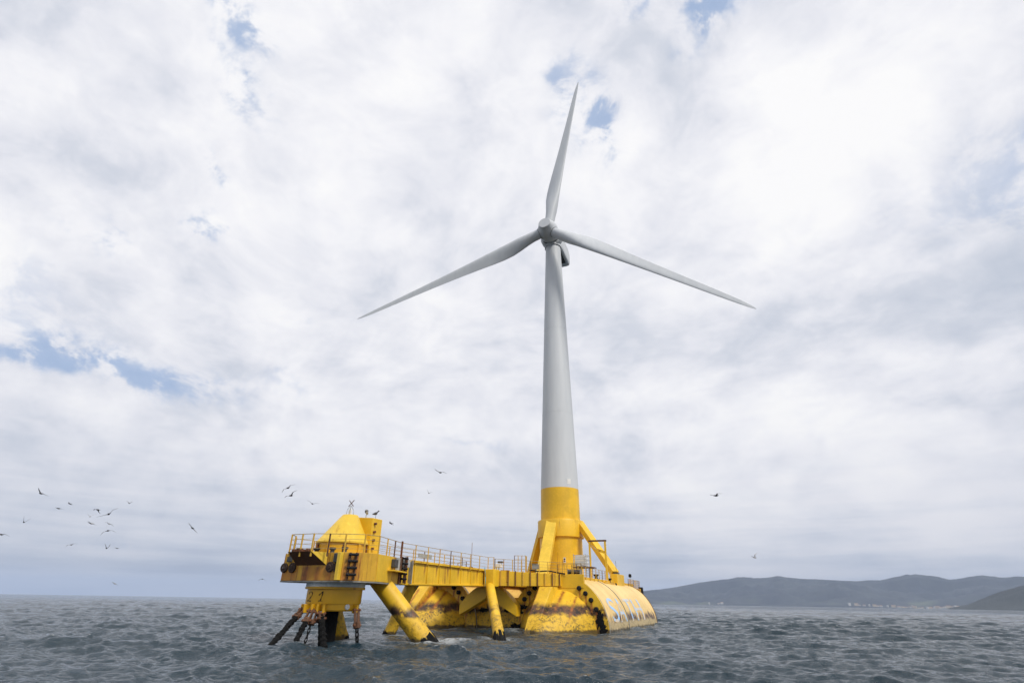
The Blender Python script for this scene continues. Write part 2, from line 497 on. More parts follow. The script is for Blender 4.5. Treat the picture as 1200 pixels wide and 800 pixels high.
def build_sea():
    th_f = np.linspace(-R(54), R(54), 1020)            # from +Y to +X
    th_b = np.linspace(R(54), 2 * math.pi - R(54), 92)[1:-1]
    th = np.concatenate([th_f, th_b])
    rr = [3.0]
    while rr[-1] < 14500:
        q = rr[-1]
        if q < 17: d = 0.8
        elif q < 160: d = 0.085 * (q / 30) ** 1.0
        elif q < 900: d = 0.085 * (160 / 30) * (q / 160) ** 1.7
        else: d = q * 0.045
        rr.append(q + d)
    r = np.array(rr)
    nr, nth = len(r), len(th)
    rg, tg = np.meshgrid(r, th, indexing='ij')
    x = (rg * np.sin(tg)).astype(np.float32)
    y = (rg * np.cos(tg)).astype(np.float32)
    dr = np.gradient(r)
    cell = np.maximum(dr[:, None] * 0.9, rg * (th_f[1] - th_f[0]))
    cell[:, len(th_f):] = 50.0
    h = np.zeros_like(x); dx = np.zeros_like(x); dy = np.zeros_like(x)
    nw = 170
    lam = np.exp(np.linspace(math.log(0.36), math.log(16), nw)) * rng.uniform(0.95, 1.05, nw)
    k = 2 * np.pi / lam
    wind = R(205)                                       # sea runs from the left rear towards the camera
    spread = np.where(lam > 6, 0.34, 0.60)
    ang = wind + rng.normal(0, 1, nw) * spread
    amp = np.interp(lam, [0.36, 0.7, 1.2, 2.5, 5, 9, 16], [0.036, 0.040, 0.037, 0.034, 0.030, 0.020, 0.011]) * lam / (2 * np.pi)
    ph = rng.uniform(0, 2 * np.pi, nw)
    jac = np.zeros_like(x)
    for i in range(nw):
        far = np.clip((lam[i] / cell - 2.2) / 2.0, 0, 1).astype(np.float32)
        act = far[:, 0:len(th_f)].max(axis=1) > 0
        if not act.any(): continue
        n_ = int(np.nonzero(act)[0].max()) + 1
        cx, cy = math.sin(ang[i]), math.cos(ang[i])
        p = k[i] * (x[:n_] * cx + y[:n_] * cy) + ph[i]
        a = amp[i] * far[:n_]
        s_, c_ = np.sin(p), np.cos(p)
        h[:n_] += a * s_
        q = 0.95
        dx[:n_] += q * a * c_ * cx
        dy[:n_] += q * a * c_ * cy
        jac[:n_] += q * a * k[i] * s_
    # patchy wind: gusts make rougher and smoother areas
    gust = 0.88 + 0.30 * np.sin(x * 0.045 + 1.3 + 1.5 * np.sin(y * 0.021)) * np.sin(y * 0.035 + 0.4 + np.sin(x * 0.03))
    sh = W(36, 2, 0)
    gust = gust * (1 - 0.42 * np.exp(-((x - sh.x) ** 2 + (y - sh.y) ** 2) / 24.0 ** 2))
    h *= gust; dx *= gust; dy *= gust
    foam = np.clip((jac * gust - 0.70) / 0.25, 0, 1) * (rg > 20)
    wake = np.zeros_like(x)
    for i, f in enumerate(FEET):
        d = np.hypot(x - f.x, (y - f.y) * 1.0)
        wake += (1.0 if i == 0 else 0.55) * np.exp(-(np.maximum(d - 0.85, 0) / 0.9) ** 2)
    f0 = FEET[0]
    wake += 0.9 * np.exp(-(((x - f0.x - 2.2) / 1.7) ** 2 + ((y - f0.y + 0.4) / 1.3) ** 2))
    # along the near bow's waterline
    for uu, vv in ((27.5, 3.5), (29, 5), (30.8, 7.5), (31.2, 9), (29.8, 11), (26, 13.4), (20, 14.2), (14, 14.3), (6, 14.2), (0, 14.2), (29.5, -7), (31, -9), (28, -4), (26, -1), (26, 1.5)):
        pt = W(uu, vv, 0)
        wake += 0.5 * np.exp(-(((x - pt.x) ** 2 + (y - pt.y) ** 2) / 1.4 ** 2))
    co = np.stack([x + dx, y + dy, h - rg ** 2 / (2 * 6.371e6)], -1).reshape(-1, 3)
    idx = np.arange(nr * nth).reshape(nr, nth)
    nx = np.roll(idx, -1, axis=1)
    quads = np.stack([idx[:-1], nx[:-1], nx[1:], idx[1:]], -1).reshape(-1, 4)[:, ::-1]
    centre = len(co)
    co = np.vstack([co, [[0, 0, -0.2]]])
    tris = np.stack([np.full(nth, centre), nx[0], idx[0]], -1)
    me = bpy.data.meshes.new('sea')
    nq, ntri = len(quads), len(tris)
    me.vertices.add(len(co))
    me.vertices.foreach_set('co', co.astype(np.float32).ravel())
    me.loops.add(nq * 4 + ntri * 3)
    me.loops.foreach_set('vertex_index', np.concatenate([quads.ravel(), tris.ravel()]).astype(np.int32))
    me.polygons.add(nq + ntri)
    st = np.concatenate([np.arange(nq) * 4, nq * 4 + np.arange(ntri) * 3]).astype(np.int32)
    me.polygons.foreach_set('loop_start', st)
    me.polygons.foreach_set('use_smooth', np.ones(nq + ntri, dtype=bool))
    at_ = me.attributes.new('foam', 'FLOAT', 'POINT')
    at_.data.foreach_set('value', np.concatenate([foam.ravel(), [0]]).astype(np.float32))
    at_ = me.attributes.new('wake', 'FLOAT', 'POINT')
    at_.data.foreach_set('value', np.concatenate([np.clip(wake, 0, 1).ravel(), [0]]).astype(np.float32))
    me.update(calc_edges=True)
    m_, n_, b = mat('sea_water')
    geo = n_.n('ShaderNodeNewGeometry')
    pos = geo.outputs['Position']
    fa = n_.n('ShaderNodeAttribute', attribute_name='foam')
    wa = n_.n('ShaderNodeAttribute', attribute_name='wake')
    fn = n_.noise(pos, 3.2, 6, 0.7)
    fn2 = n_.noise(pos, 1.1, 4, 0.6)
    ff = n_.math('MULTIPLY', fa.outputs['Fac'], n_.step(fn, 0.42, 0.60))
    wf = n_.math('MULTIPLY', wa.outputs['Fac'], n_.step(n_.math('ADD', n_.math('MULTIPLY', fn, 0.6), n_.math('MULTIPLY', fn2, 0.4)), 0.42, 0.54))
    foamf = n_.math('MAXIMUM', n_.math('MULTIPLY', ff, 0.75), n_.math('MULTIPLY', wf, 0.62), clamp=True)
    base = n_.mix(n_.noise(pos, 0.02, 3, 0.5), (0.011, 0.027, 0.038), (0.016, 0.034, 0.047))
    n_.l(n_.mix(foamf, base, (0.62, 0.65, 0.66)), b.inputs['Base Color'])
    n_.l(n_.math('ADD', 0.06, n_.math('MULTIPLY', foamf, 0.6)), b.inputs['Roughness'])
    b.inputs['IOR'].default_value = 1.333
    r1 = n_.noise(n_.vmath('MULTIPLY', pos, (1.0, 1.5, 1.0)), 2.2, 6, 0.62)
    r2 = n_.noise(pos, 7.0, 3, 0.55)
    r3 = n_.noise(n_.vmath('MULTIPLY', pos, (0.6, 1.0, 1.0)), 0.32, 5, 0.6)
    hh = n_.math('ADD', n_.math('ADD', n_.math('MULTIPLY', r1, 0.24), n_.math('MULTIPLY', r2, 0.05)), n_.math('MULTIPLY', r3, 0.15))
    far = n_.step(n_.vmath('LENGTH', pos), 90, 420)
    r4 = n_.noise(n_.vmath('MULTIPLY', pos, (0.8, 1.0, 1.0)), 0.42, 5, 0.6)
    hh = n_.math('ADD', hh, n_.math('MULTIPLY', n_.math('MULTIPLY', r4, far), 1.1))
    bp_ = n_.n('ShaderNodeBump')
    bp_.inputs['Strength'].default_value = 0.9
    bp_.inputs['Distance'].default_value = 1.0
    n_.l(hh, bp_.inputs['Height'])
    n_.l(bp_.outputs[0], b.inputs['Normal'])
    me.materials.append(m_)
    o = bpy.data.objects.new('sea', me)
    col.objects.link(o)
    tag(o, kind='structure')


build_sea()


# ------------------------------------------------------------------ hills
def ridge(pts, dist, depth, shore, name, seed, colr, rough_amp):
    """terrain: silhouette points (pixel x, pixel y) raised at dist, sloping to the water at shore"""
    g = np.random.default_rng(seed)
    az, el = [], []
    for px, py in pts:
        d = rt2 * ((px - 600) / 598.9) + up2 * ((400 - py) / 598.9) + fw
        az.append(math.atan2(d.x, d.y)); el.append(max(0.0, d.z / math.hypot(d.x, d.y)))
    az, el = np.array(az), np.array(el)
    na, nd = 520, 70
    A = np.linspace(az[0], az[-1], na)
    E_ = np.interp(A, az, el)
    t = np.linspace(0, 1, nd)                          # 0 shore .. 0.62 ridge .. 1 back
    r = shore + (dist + depth - shore) * t
    prof = np.interp(t, [0, 0.02, 0.12, 0.35, 0.62, 1.0], [-0.02, 0.03, 0.12, 0.45, 1.0, 0.25])
    tr = 0.62
    rd = shore + (dist + depth - shore) * tr
    AA, TT = np.meshgrid(A, t)
    rr_ = shore + (dist + depth - shore) * TT
    X, Y = rr_ * np.sin(AA), rr_ * np.cos(AA)
    nz = np.zeros_like(X)
    for o_ in range(7):
        lam = 2600 / 1.9 ** o_
        for _ in range(5):
            a = g.uniform(0, 2 * np.pi)
            nz += (1 / 1.75 ** o_) * np.sin((X * math.cos(a) + Y * math.sin(a)) * 2 * np.pi / lam + g.uniform(0, 6.28)) / 5
    hmax = E_ * rd + CAM_H
    env = np.sin(np.clip(TT, 0, 1) * np.pi) ** 0.8
    damp = np.where(np.abs(TT - tr) < 0.06, 0.25, 1.0)
    Z = prof[:, None] * hmax[None, :] + nz * rough_amp * env * damp * np.minimum(1, hmax[None, :] / 200)
    # keep everything in front under the silhouette
    lim = (E_[None, :] * rr_ + CAM_H)
    Z = np.minimum(Z, np.maximum(lim, prof[:, None] * hmax[None, :] * 0 - 3))
    Z += g.normal(0, 3.5, Z.shape) * (TT > 0.1) * 0.6
    Z[0] = -14
    v = np.stack([X, Y, Z], -1).reshape(-1, 3)
    mb = MB()
    idx = np.arange(na * nd).reshape(nd, na)
    f = np.stack([idx[:-1, :-1], idx[:-1, 1:], idx[1:, 1:], idx[1:, :-1]], -1).reshape(-1, 4)
    me = bpy.data.meshes.new(name)
    me.from_pydata(v.tolist(), [], f.tolist())
    me.polygons.foreach_set('use_smooth', np.ones(len(f), dtype=bool))
    m_, n_, b = mat(name + '_cover')
    geo = n_.n('ShaderNodeNewGeometry')
    pos = geo.outputs['Position']
    sp = n_.n('ShaderNodeSeparateXYZ'); n_.l(pos, sp.inputs[0])
    f1 = n_.noise(pos, 0.0028, 7, 0.66)
    f2 = n_.noise(pos, 0.0011, 3, 0.5)
    c = n_.mix(n_.step(f1, 0.38, 0.66), colr[0], colr[1])
    field = n_.math('MULTIPLY', n_.step(f2, 0.50, 0.62), n_.step(sp.outputs['Z'], 150, 40))
    c = n_.mix(field, c, colr[2])
    n_.l(c, b.inputs['Base Color'])
    b.inputs['Roughness'].default_value = 0.95
    me.materials.append(m_)
    o = bpy.data.objects.new(name, me)
    col.objects.link(o)
    tag(o, kind='structure')

    def ground(px):
        d = rt2 * ((px - 600) / 598.9) + up2 * ((400 - 706) / 598.9) + fw
        a = math.atan2(d.x, d.y)
        j = int(np.clip(np.searchsorted(A, a), 0, na - 1))
        return lambda rq: (Vector((rq * math.sin(a), rq * math.cos(a), float(np.interp(rq, r, Z[:, j])))))
    return ground


main_pts = [(728, 707), (742, 699), (755, 692), (770, 690.5), (785, 688.5), (800, 686), (815, 683), (830, 680), (845, 677.5), (860, 675.5), (870, 674.8),
            (885, 677), (897, 676.5), (910, 674.3), (922, 676), (940, 678), (960, 678.5), (985, 680), (1005, 680.8), (1018, 679.5), (1032, 679.6), (1045, 676.5),
            (1060, 673), (1073, 670.4), (1085, 671.5), (1098, 672.5), (1112, 676), (1128, 676), (1138, 674.4), (1148, 673.3), (1160, 674.8), (1176, 675.8),
            (1190, 675), (1215, 676), (1260, 679), (1330, 676), (1420, 686), (1500, 700)]
HG = ((0.008, 0.012, 0.018), (0.032, 0.038, 0.038), (0.095, 0.11, 0.065))
ground_main = ridge(main_pts, 10200, 1600, 8600, 'hills', 5, HG, 210)
near_pts = [(1112, 712.5), (1135, 708), (1148, 702), (1160, 697), (1172, 692.5), (1186, 688.5), (1200, 685), (1225, 680), (1270, 675), (1340, 670), (1450, 690)]
ground_near = ridge(near_pts, 5100, 600, 4500, 'headland_hills', 9, ((0.016, 0.021, 0.020), (0.026, 0.031, 0.027), (0.030, 0.036, 0.030)), 70)

# village along the far shore
def house_bm(wd, dp, ht, roof):
    a = MB().box((-wd / 2, -dp / 2, -6), (wd / 2, dp / 2, ht))
    b = MB()
    x0, x1, y0, y1 = -wd / 2 - .6, wd / 2 + .6, -dp / 2 - .6, dp / 2 + .6
    b.add([(x0, y0, ht), (x1, y0, ht), (x1, y1, ht), (x0, y1, ht), (x0, 0, ht + roof), (x1, 0, ht + roof)],
          [(0, 1, 5, 4), (2, 3, 4, 5), (1, 2, 5), (3, 0, 4), (3, 2, 1, 0)])
    return a, b


HOUSE_W = [simple('white_render', (0.62, 0.61, 0.58), 0.8), simple('cream_render', (0.70, 0.64, 0.54), 0.8), simple('ochre_render', (0.60, 0.50, 0.36), 0.8)]
HOUSE_R = [simple('terracotta_tiles', (0.36, 0.22, 0.15), 0.9), simple('grey_roof', (0.20, 0.20, 0.20), 0.9)]
protos = []
for i in range(4):
    t = empty('shore_house', (0, 0, 0), 0, 'small pale house of the village on the far shore below the hills', 'house', 'village houses along the far shore')
    a, b = house_bm(*[(26, 16, 12, 5), (18, 14, 9, 4), (34, 16, 18, 4), (16, 16, 22, 3)][i])
    a.build('wall', HOUSE_W[i % 3], t); b.build('roof', HOUSE_R[0 if i < 3 else 1], t)
    protos.append(t)
hpx = [(1012, 8700), (1018, 8720), (1024, 8690), (1027, 8740), (1031, 8700), (1039, 8790), (1046, 8850), (1051, 8930), (1052, 8880), (1055, 8800), (1057, 8760), (1060, 8720),
       (1064, 8700), (1068, 8740), (1070, 8690), (1075, 8760), (1079, 8690), (1085, 8720), (1088, 8800), (1090, 8850), (1091, 8780), (1094, 8740), (1097, 8700),
       (1100, 8690), (1104, 8700), (1106, 8730), (1110, 8680), (1112, 8700), (1115, 8690), (1118, 8680), (1121, 8700), (1124, 8690), (1126, 8680),
       (995, 8720), (1003, 8690), (842, 8700), (846, 8690), (831, 8700), (1142, 8850), (1144, 8900), (1006, 8760)]
for i, (px, dist) in enumerate(hpx):
    k = (i * 7) % 4
    o = protos[k] if i in (0, 1, 2, 3) and protos[k].get('used') is None else copy_tree(protos[k])
    protos[k]['used'] = 1
    o.location = ground_main(px)(dist)
    o.rotation_euler = (0, 0, random.uniform(-0.6, 0.6) - 0.5)
    s = random.uniform(1.0, 1.5)
    o.scale = (s, s, s)
for p_ in protos:
    if 'used' in p_: del p_['used']
for o in list(col.objects):
    if 'used' in o: del o['used']

# ------------------------------------------------------------------ floating platform
PF = empty('floating_platform', tuple(T), PRZ,
           'yellow twin-hulled floating platform with a long bow gantry, rust-streaked and weed-stained at the waterline', 'floating platform')
VN, HR = 8.3, 5.85
LEN0, LEN1 = 25.0, -3.6


def arc_ring(mb, v0, u0, u1, r, n=72):
    return mb


def hull(v0, skin):
    mb = MB()
    prof = [(HR, LEN0), (HR, LEN1), (HR - 0.02, LEN1 - 0.02), (4.6, LEN1 - 3.0), (0.05, LEN1 - 8)]
    mb.lathe([(r, u) for r, u in prof], (0, v0, 0), (1, 0, 0), 96)
    h = mb.build('hull', skin, PF)
    # bow plate with the flat head that meets the deck
    pl = MB()
    pts = []
    for i in range(97):
        t = math.pi * 2 * i / 96
        pts.append((v0 + 5.95 * math.sin(t), 5.95 * math.cos(t)))
    n = len(pts) - 1
    v = [(25.0, a, b) for a, b in pts[:n]] + [(25.3, a, b) for a, b in pts[:n]]
    pl.add(v, [tuple(range(n - 1, -1, -1)), tuple(range(n, 2 * n))] + [(i, (i + 1) % n, n + (i + 1) % n, n + i) for i in range(n)])
    sgn = 1 if v0 > 0 else -1
    pl.build('bow_plate', M['plate'], h)
    hd = MB().box((24.9, v0 - 3.6 * 1, 4.4), (25.34, v0 + 3.3, 5.85))
    hd.build('plate_head', M['clean'], h, 0.02)
    # blunt conical bow
    cn = MB()
    prof = [(4.62, 25.31), (4.62, 25.42), (1.0, 31.4), (0.5, 31.8), (0.02, 31.9)]
    cn.lathe([(r, u) for r, u in prof], (0, v0, -0.35), (1, 0, 0), 72)
    cn.build('bow_cone', M['cone'], h)
    # sloping stiffener down the cone
    g = MB()
    vv = v0 - 0.6
    g.add([(25.32, vv - 1.5, -2), (33.0, vv - 0.9, -2), (33.0, vv + 0.5, -2), (25.32, vv + 1.2, -2),
           (25.32, vv - 1.25, 4.5), (26.9, vv - 1.0, 4.5), (26.9, vv + 0.55, 4.5), (25.32, vv + 0.9, 4.5),
           (30.6, vv - 0.95, 1.2), (30.6, vv + 0.5, 1.2)],
          [(0, 3, 2, 1), (4, 5, 6, 7), (0, 1, 8, 5, 4), (3, 7, 6, 9, 2), (5, 8, 9, 6), (8, 1, 2, 9), (0, 4, 7, 3)])
    g.build('bow_stiffener', M['cone'], h, 0.05)
    # round rubber-capped bollards on the plate rim
    for s in (-1, 1):
        for deg in (32, 42, 52, 64):
            a = R(deg) * s
            p = Vector((25.3, v0 + 5.18 * math.sin(a), 5.18 * math.cos(a)))
            f = MB().lathe([(0.02, 0.34), (0.18, 0.33), (0.26, 0.24), (0.26, 0.0)], p, (1, 0, 0), 10)
            f.build('rim_bolt', M['black'], h)
    # raised seams round the skin
    for u in (24.75, 15.2, LEN1 + 0.15):
        sm = MB()
        n = 60
        rw = 0.20 if u > 20 else 0.10
        vv_, ff = [], []
        for i in range(n + 1):
            t = R(-95 + 190 * i / n)
            for uu, rr_ in ((u - rw, HR + 0.005), (u - rw, HR + 0.05), (u + rw, HR + 0.05), (u + rw, HR + 0.005)):
                vv_.append((uu, v0 + rr_ * math.sin(t), rr_ * math.cos(t)))
        for i in range(n):
            for q in range(3):
                ff.append((i * 4 + q, i * 4 + q + 1, i * 4 + q + 5, i * 4 + q + 4))
        sm.add(vv_, ff)
        sm.build('seam_strip', M['seam'] if u > 0 else M['rustlight'], h)
    return h


near_hull = hull(VN, M['hullskin'])
far_hull = hull(-VN, M['beige'])


def weed(parent, u, v, z, wv, wz, seed, d=0.07):
    g = random.Random(seed)
    n = 34
    pts = []
    for i in range(n):
        t = 2 * math.pi * i / n
        k = g.uniform(0.55, 1.1) * (1.0 if math.sin(t) < 0 else g.uniform(0.7, 1.15))
        pts.append((v + wv * k * math.cos(t), z + wz * k * math.sin(t)))
    vv_ = [(u, a, b) for a, b in pts] + [(u + d, v + (a - v) * .85, z + (b - z) * .85) for a, b in pts] + [(u + d * 1.6, v, z)]
    ff = [(i, (i + 1) % n, n + (i + 1) % n, n + i) for i in range(n)] + [(n + i, n + (i + 1) % n, 2 * n) for i in range(n)]
    MB().add(vv_, ff).build('weed_patch', M['growth'], parent)


weed(near_hull, 25.31, 13.25, 1.35, 0.55, 1.15, 1)
weed(near_hull, 25.31, 13.6, 0.35, 0.45, 0.8, 2)
weed(near_hull, 25.31, 3.35, 1.9, 0.75, 0.45, 3)
weed(near_hull, 25.31, 4.1, 2.35, 0.8, 0.28, 4)
weed(near_hull, 25.31, 2.85, 2.2, 0.4, 0.4, 5)
for k_ in range(9):
    weed(near_hull, 25.31, 2.6 + 0.16 * k_ * (1 + .1 * k_), 0.25 + 0.1 * (k_ % 3), 0.3, 0.35, 40 + k_, 0.05)
weed(far_hull, 25.31, -3.3, 2.15, 0.8, 0.45, 6)
weed(far_hull, 25.31, -3.9, 2.7, 0.35, 0.4, 7)
weed(far_hull, 25.31, -12.2, 2.1, 0.7, 0.35, 8)
# black strip on the far bow plate's outer edge: weed with its shadow painted in
st = MB()
vv_, ff = [], []
for i in range(25):
    t = R(-130 + 96 * i / 24)
    for uu, rr_ in ((24.85, 6.02), (25.6, 6.02), (25.6, 5.15), (24.85, 5.15)):
        vv_.append((uu, -VN + rr_ * math.sin(t) * 1.0, rr_ * math.cos(t)))
for i in range(24):
    for q in range(4):
        ff.append((i * 4 + q, i * 4 + (q + 1) % 4, i * 4 + 4 + (q + 1) % 4, i * 4 + 4 + q))
st.add(vv_, ff)
st.build('shaded_weed_strip', M['growth'], far_hull)


# lettering laid on the curved side
def text_mesh(s, size):
    cu_ = bpy.data.curves.new('lettering', 'FONT')
    cu_.body = s
    cu_.size = size
    o = bpy.data.objects.new('lettering', cu_)
    col.objects.link(o)
    bpy.context.view_layer.update()
    dg = bpy.context.evaluated_depsgraph_get()
    me = bpy.data.meshes.new_from_object(o.evaluated_get(dg))
    bpy.data.objects.remove(o)
    bm = bmesh.new(); bm.from_mesh(me)
    bmesh.ops.triangulate(bm, faces=bm.faces)
    return bm


def wrap_text(s, fn, wd, ht, name, material, parent, cuts=0.3):
    bm = text_mesh(s, 1.0)
    for _ in range(6):
        le = [e for e in bm.edges if e.calc_length() > cuts / max(wd, ht) * 1.0]
        if not le: break
        bmesh.ops.subdivide_edges(bm, edges=le, cuts=1)
        bmesh.ops.triangulate(bm, faces=bm.faces)
    xs = [v.co.x for v in bm.verts]; ys = [v.co.y for v in bm.verts]
    x0, x1, y0, y1 = min(xs), max(xs), min(ys), max(ys)
    for v in bm.verts:
        v.co = fn((v.co.x - x0) / (x1 - x0), (v.co.y - y0) / (y1 - y0))
    bmesh.ops.recalc_face_normals(bm, faces=bm.faces)
    me = bpy.data.meshes.new(name)
    bm.to_mesh(me); bm.free()
    me.materials.append(material)
    o = bpy.data.objects.new(name, me)
    col.objects.link(o)
    o.parent = parent
    return o


def on_hull(u0, u1):
    def fn(x, y):
        u = u0 + (u1 - u0) * x
        t = R(81 - 27 * y)
        return Vector((u, VN + (HR + 0.02) * math.sin(t), (HR + 0.02) * math.cos(t)))
    return fn


for ch, u0, u1 in (('S', 22.3, 19.2), ('A', 18.8, 15.6), ('T', 14.2, 10.6), ('H', 9.6, 5.0)):
    wrap_text(ch, on_hull(u0, u1), 3, 3, 'lettering', M['letter'], near_hull)

# deck over the hulls
for nm, pg in (('main_deck', [(24.9, 4.2), (24.9, 10.4), (-6.0, 10.4), (-6.0, 4.2)]), ('main_deck', [(24.9, -10.2), (24.9, -4.2), (-6.0, -4.2), (-6.0, -10.2)]),
               ('tower_deck', [(7.0, -4.197), (7.0, 4.197), (-6.0, 4.197), (-6.0, -4.197)])):
    MB().prism(pg, 4.95, 5.75).build(nm, M['clean'], PF, 0.03)
for u in np.arange(-4, 24.5, 1.9):
    MB().box((u, 10.403, 5.0), (u + 0.16, 10.52, 5.72)).build('deck_bracket', M['post'], PF)
MB().prism([(-1.0, 9.4), (-1.0, 10.9), (-9.3, 10.9), (-9.3, 9.4)], 4.0, 5.15).build('rusty_ledge', M['rusty'], PF, 0.03)
MB().box((-11.2, 9.2, 3.9), (-9.0, 10.7, 5.0)).build('stern_block', M['clean'], PF, 0.03)
MB().box((8.0, 10.0, 4.4), (13.4, 10.9, 5.45)).build('side_box', M['orange'], PF, 0.03)
MB().box((7.4, 10.2, 4.35), (7.9, 11.0, 5.5)).build('side_fender', M['black'], PF, 0.1)
MB().box((2.4, 9.8, 5.0), (6.6, 10.9, 6.75)).build('brace_foot', M['clean'], PF, 0.03)
MB().box((-9.6, 10.5, 4.3), (-9.0, 11.2, 5.4)).build('side_fender', M['black'], PF, 0.1)

# bulkhead between the hulls and the beam across the bow plates
MB().prism([(24.6, -4.4), (24.6, 4.4), (23.8, 4.4), (23.8, -4.4)], -2.5, 3.35).build('cross_bulkhead', M['yellow'], PF, 0.03)
for k_, (v_, z_, a_, b_) in enumerate(((-1.7, 1.95, .9, .32), (-0.4, 1.9, .7, .26), (1.6, 1.9, .55, .22), (2.9, 2.0, .6, .35))):
    weed(PF, 24.605, v_, z_, a_, b_, 20 + k_)
z_tb = lambda x, y: 4.47 + 0.012 * abs(y)
z_tt = lambda x, y: 6.23 - 0.044 * abs(y)
beam = MB()
beam.prism([(29.3, -1.6), (29.3, 1.6), (25.6, 8.9), (25.36, 8.9), (25.36, -8.9), (25.6, -8.9)], z_tb, z_tt)
cb = beam.build('cross_beam', M['clean'], PF, 0.02)
for s in (1, -1):
    a, b = Vector((29.3, 1.6, 0)), Vector((25.6, 8.9, 0))
    for i in range(10):
        t = 0.04 + 0.105 * i
        p = a.lerp(b, min(t, 0.985))
        d = (b - a).normalized()
        nn = Vector((d.y, -d.x, 0))
        if nn.x < 0: nn = -nn
        q = p + nn * 0.004
        zz0, zz1 = z_tb(0, p.y) + 0.02, z_tt(0, p.y) + 0.1
        o = d * 0.05
        mb = MB().hexa([(c.x, s * c.y, zz0) for c in (q - o, q + o, q + o + nn * 0.16, q - o + nn * 0.16)] +
                       [(c.x, s * c.y, zz1) for c in (q - o, q + o, q + o + nn * 0.16, q - o + nn * 0.16)])
        mb.build('beam_rib', M['rust'] if i % 3 != 1 else M['post'], cb)
# gusset arms below the crossing, each curving out to a bow plate
for s in (-1, 1):
    arm = MB()
    n = 12
    topv, botv = [], []
    for i in range(n + 1):
        t = i / n
        v_ = 0.2 + 3.6 * t
        zt = 4.45 if t < 0.28 else 4.45 - 2.0 * ((t - 0.28) / 0.72) ** 1.5
        zb = min(3.3 - 1.9 * t ** 0.95, zt - 0.25)
        topv.append((v_, zt)); botv.append((v_, zb))
    poly = topv + botv[::-1]
    m_ = len(poly)
    vv_ = [(25.6, s * a, b) for a, b in poly] + [(26.8, s * a, b) for a, b in poly]
    ff = []
    for i in range(n):
        j = m_ - 1 - i
        ff.append((i, i + 1, j - 1, j)); ff.append((m_ + i, m_ + j, m_ + j - 1, m_ + i + 1))
    for i in range(m_):
        j = (i + 1) % m_
        ff.append((i, j, m_ + j, m_ + i))
    arm.add(vv_, ff)
    arm.build('gusset_arm', M['clean'], PF)

# bow girder
zb = lambda x, y: 4.12 + (47.5 - x) * 0.0215
gd = MB()
gd.prism([(47.6, -1.0), (47.6, 1.0), (29.0, 1.0), (29.0, -1.0)], zb, 6.02)
G = gd.build('bow_girder', M['girder'], PF, 0.02)
fl = MB().prism([(46.0, -1.2), (46.0, 1.2), (29.4, 1.2), (29.4, -1.2)], 6.025, 6.24)
fl.build('top_flange', M['girder'], G, 0.02)
bf = MB().prism([(45.4, -1.12), (45.4, 1.12), (29.4, 1.12), (29.4, -1.12)], lambda x, y: zb(x, y) - 0.06, lambda x, y: zb(x, y) + 0.10)
bf.build('bottom_flange', M['clean'], G, 0.02)
u = 44.0
while u > 30.2:
    for s in (1, -1):
        y0, y1 = sorted((s * 1.003, s * 1.08))
        MB().hexa([(u, y0, zb(u, 0) + 0.103), (u + 0.09, y0, zb(u, 0) + 0.103), (u + 0.09, y1, zb(u, 0) + 0.103), (u, y1, zb(u, 0) + 0.103),
                   (u, y0, 6.02), (u + 0.09, y0, 6.02), (u + 0.09, y1, 6.02), (u, y1, 6.02)]).build('web_rib', M['yellow'], G)
    u -= 2.2
# end pillar where the beam starts, with rust panel
MB().box((28.6, 1.21, 4.42), (30.2, 2.4, 6.22)).build('girder_pillar', M['yellow'], PF, 0.03)
MB().box((27.75, 2.46, 4.9), (28.5, 3.4, 6.2)).build('pillar_box', M['rusty'], PF, 0.03)
# joint plates at the bow end of the girder
MB().box((45.4, 1.003, 5.55), (46.6, 1.45, 6.2)).build('joint_plate', M['galv'], G, 0.01)
MB().box((44.85, 1.003, 4.2), (44.95, 1.4, 6.2)).build('joint_rib', M['seam'], G)

# mooring deck round the turret
zt_m = lambda x, y: 6.02 + (55.8 - x) * 0.022
zb_m = lambda x, y: 4.10 + (55.8 - x) * 0.006
poly = [(55.8, -3.15), (55.8, 2.75), (54.9, 3.75), (53.2, 3.85), (46.9, 1.5), (46.9, -1.5), (53.2, -3.85), (54.9, -3.75)]
md = MB().prism(poly, zb_m, zt_m)
MD = md.build('mooring_deck', M['mooring'], PF, 0.02)
lip = MB().prism([(x * 1.0 + (x - 52) * 0.004, y * 1.006) for x, y in poly], lambda x, y: zb_m(x, y) - 0.10, lambda x, y: zb_m(x, y) - 0.004)
lip.build('bottom_plate', M['seam'], MD)
# smooth side wall, newer paint
a, b = Vector((53.2, 3.85, 0)), Vector((46.9, 1.5, 0))
d = (b - a).normalized(); nn = Vector((-d.y, d.x, 0))
if nn.y < 0: nn = -nn


def side(t, o, z): p = a.lerp(b, t) + nn * o; return (p.x, p.y, z)


MB().hexa([side(0, .003, 4.14), side(0.62, .003, 4.16), side(0.62, .03, 4.16), side(0, .03, 4.14), side(0, .003, 6.06), side(0.62, .003, 6.14), side(0.62, .03, 6.14), side(0, .03, 6.06)]).build('side_wall', M['yellow'], MD)
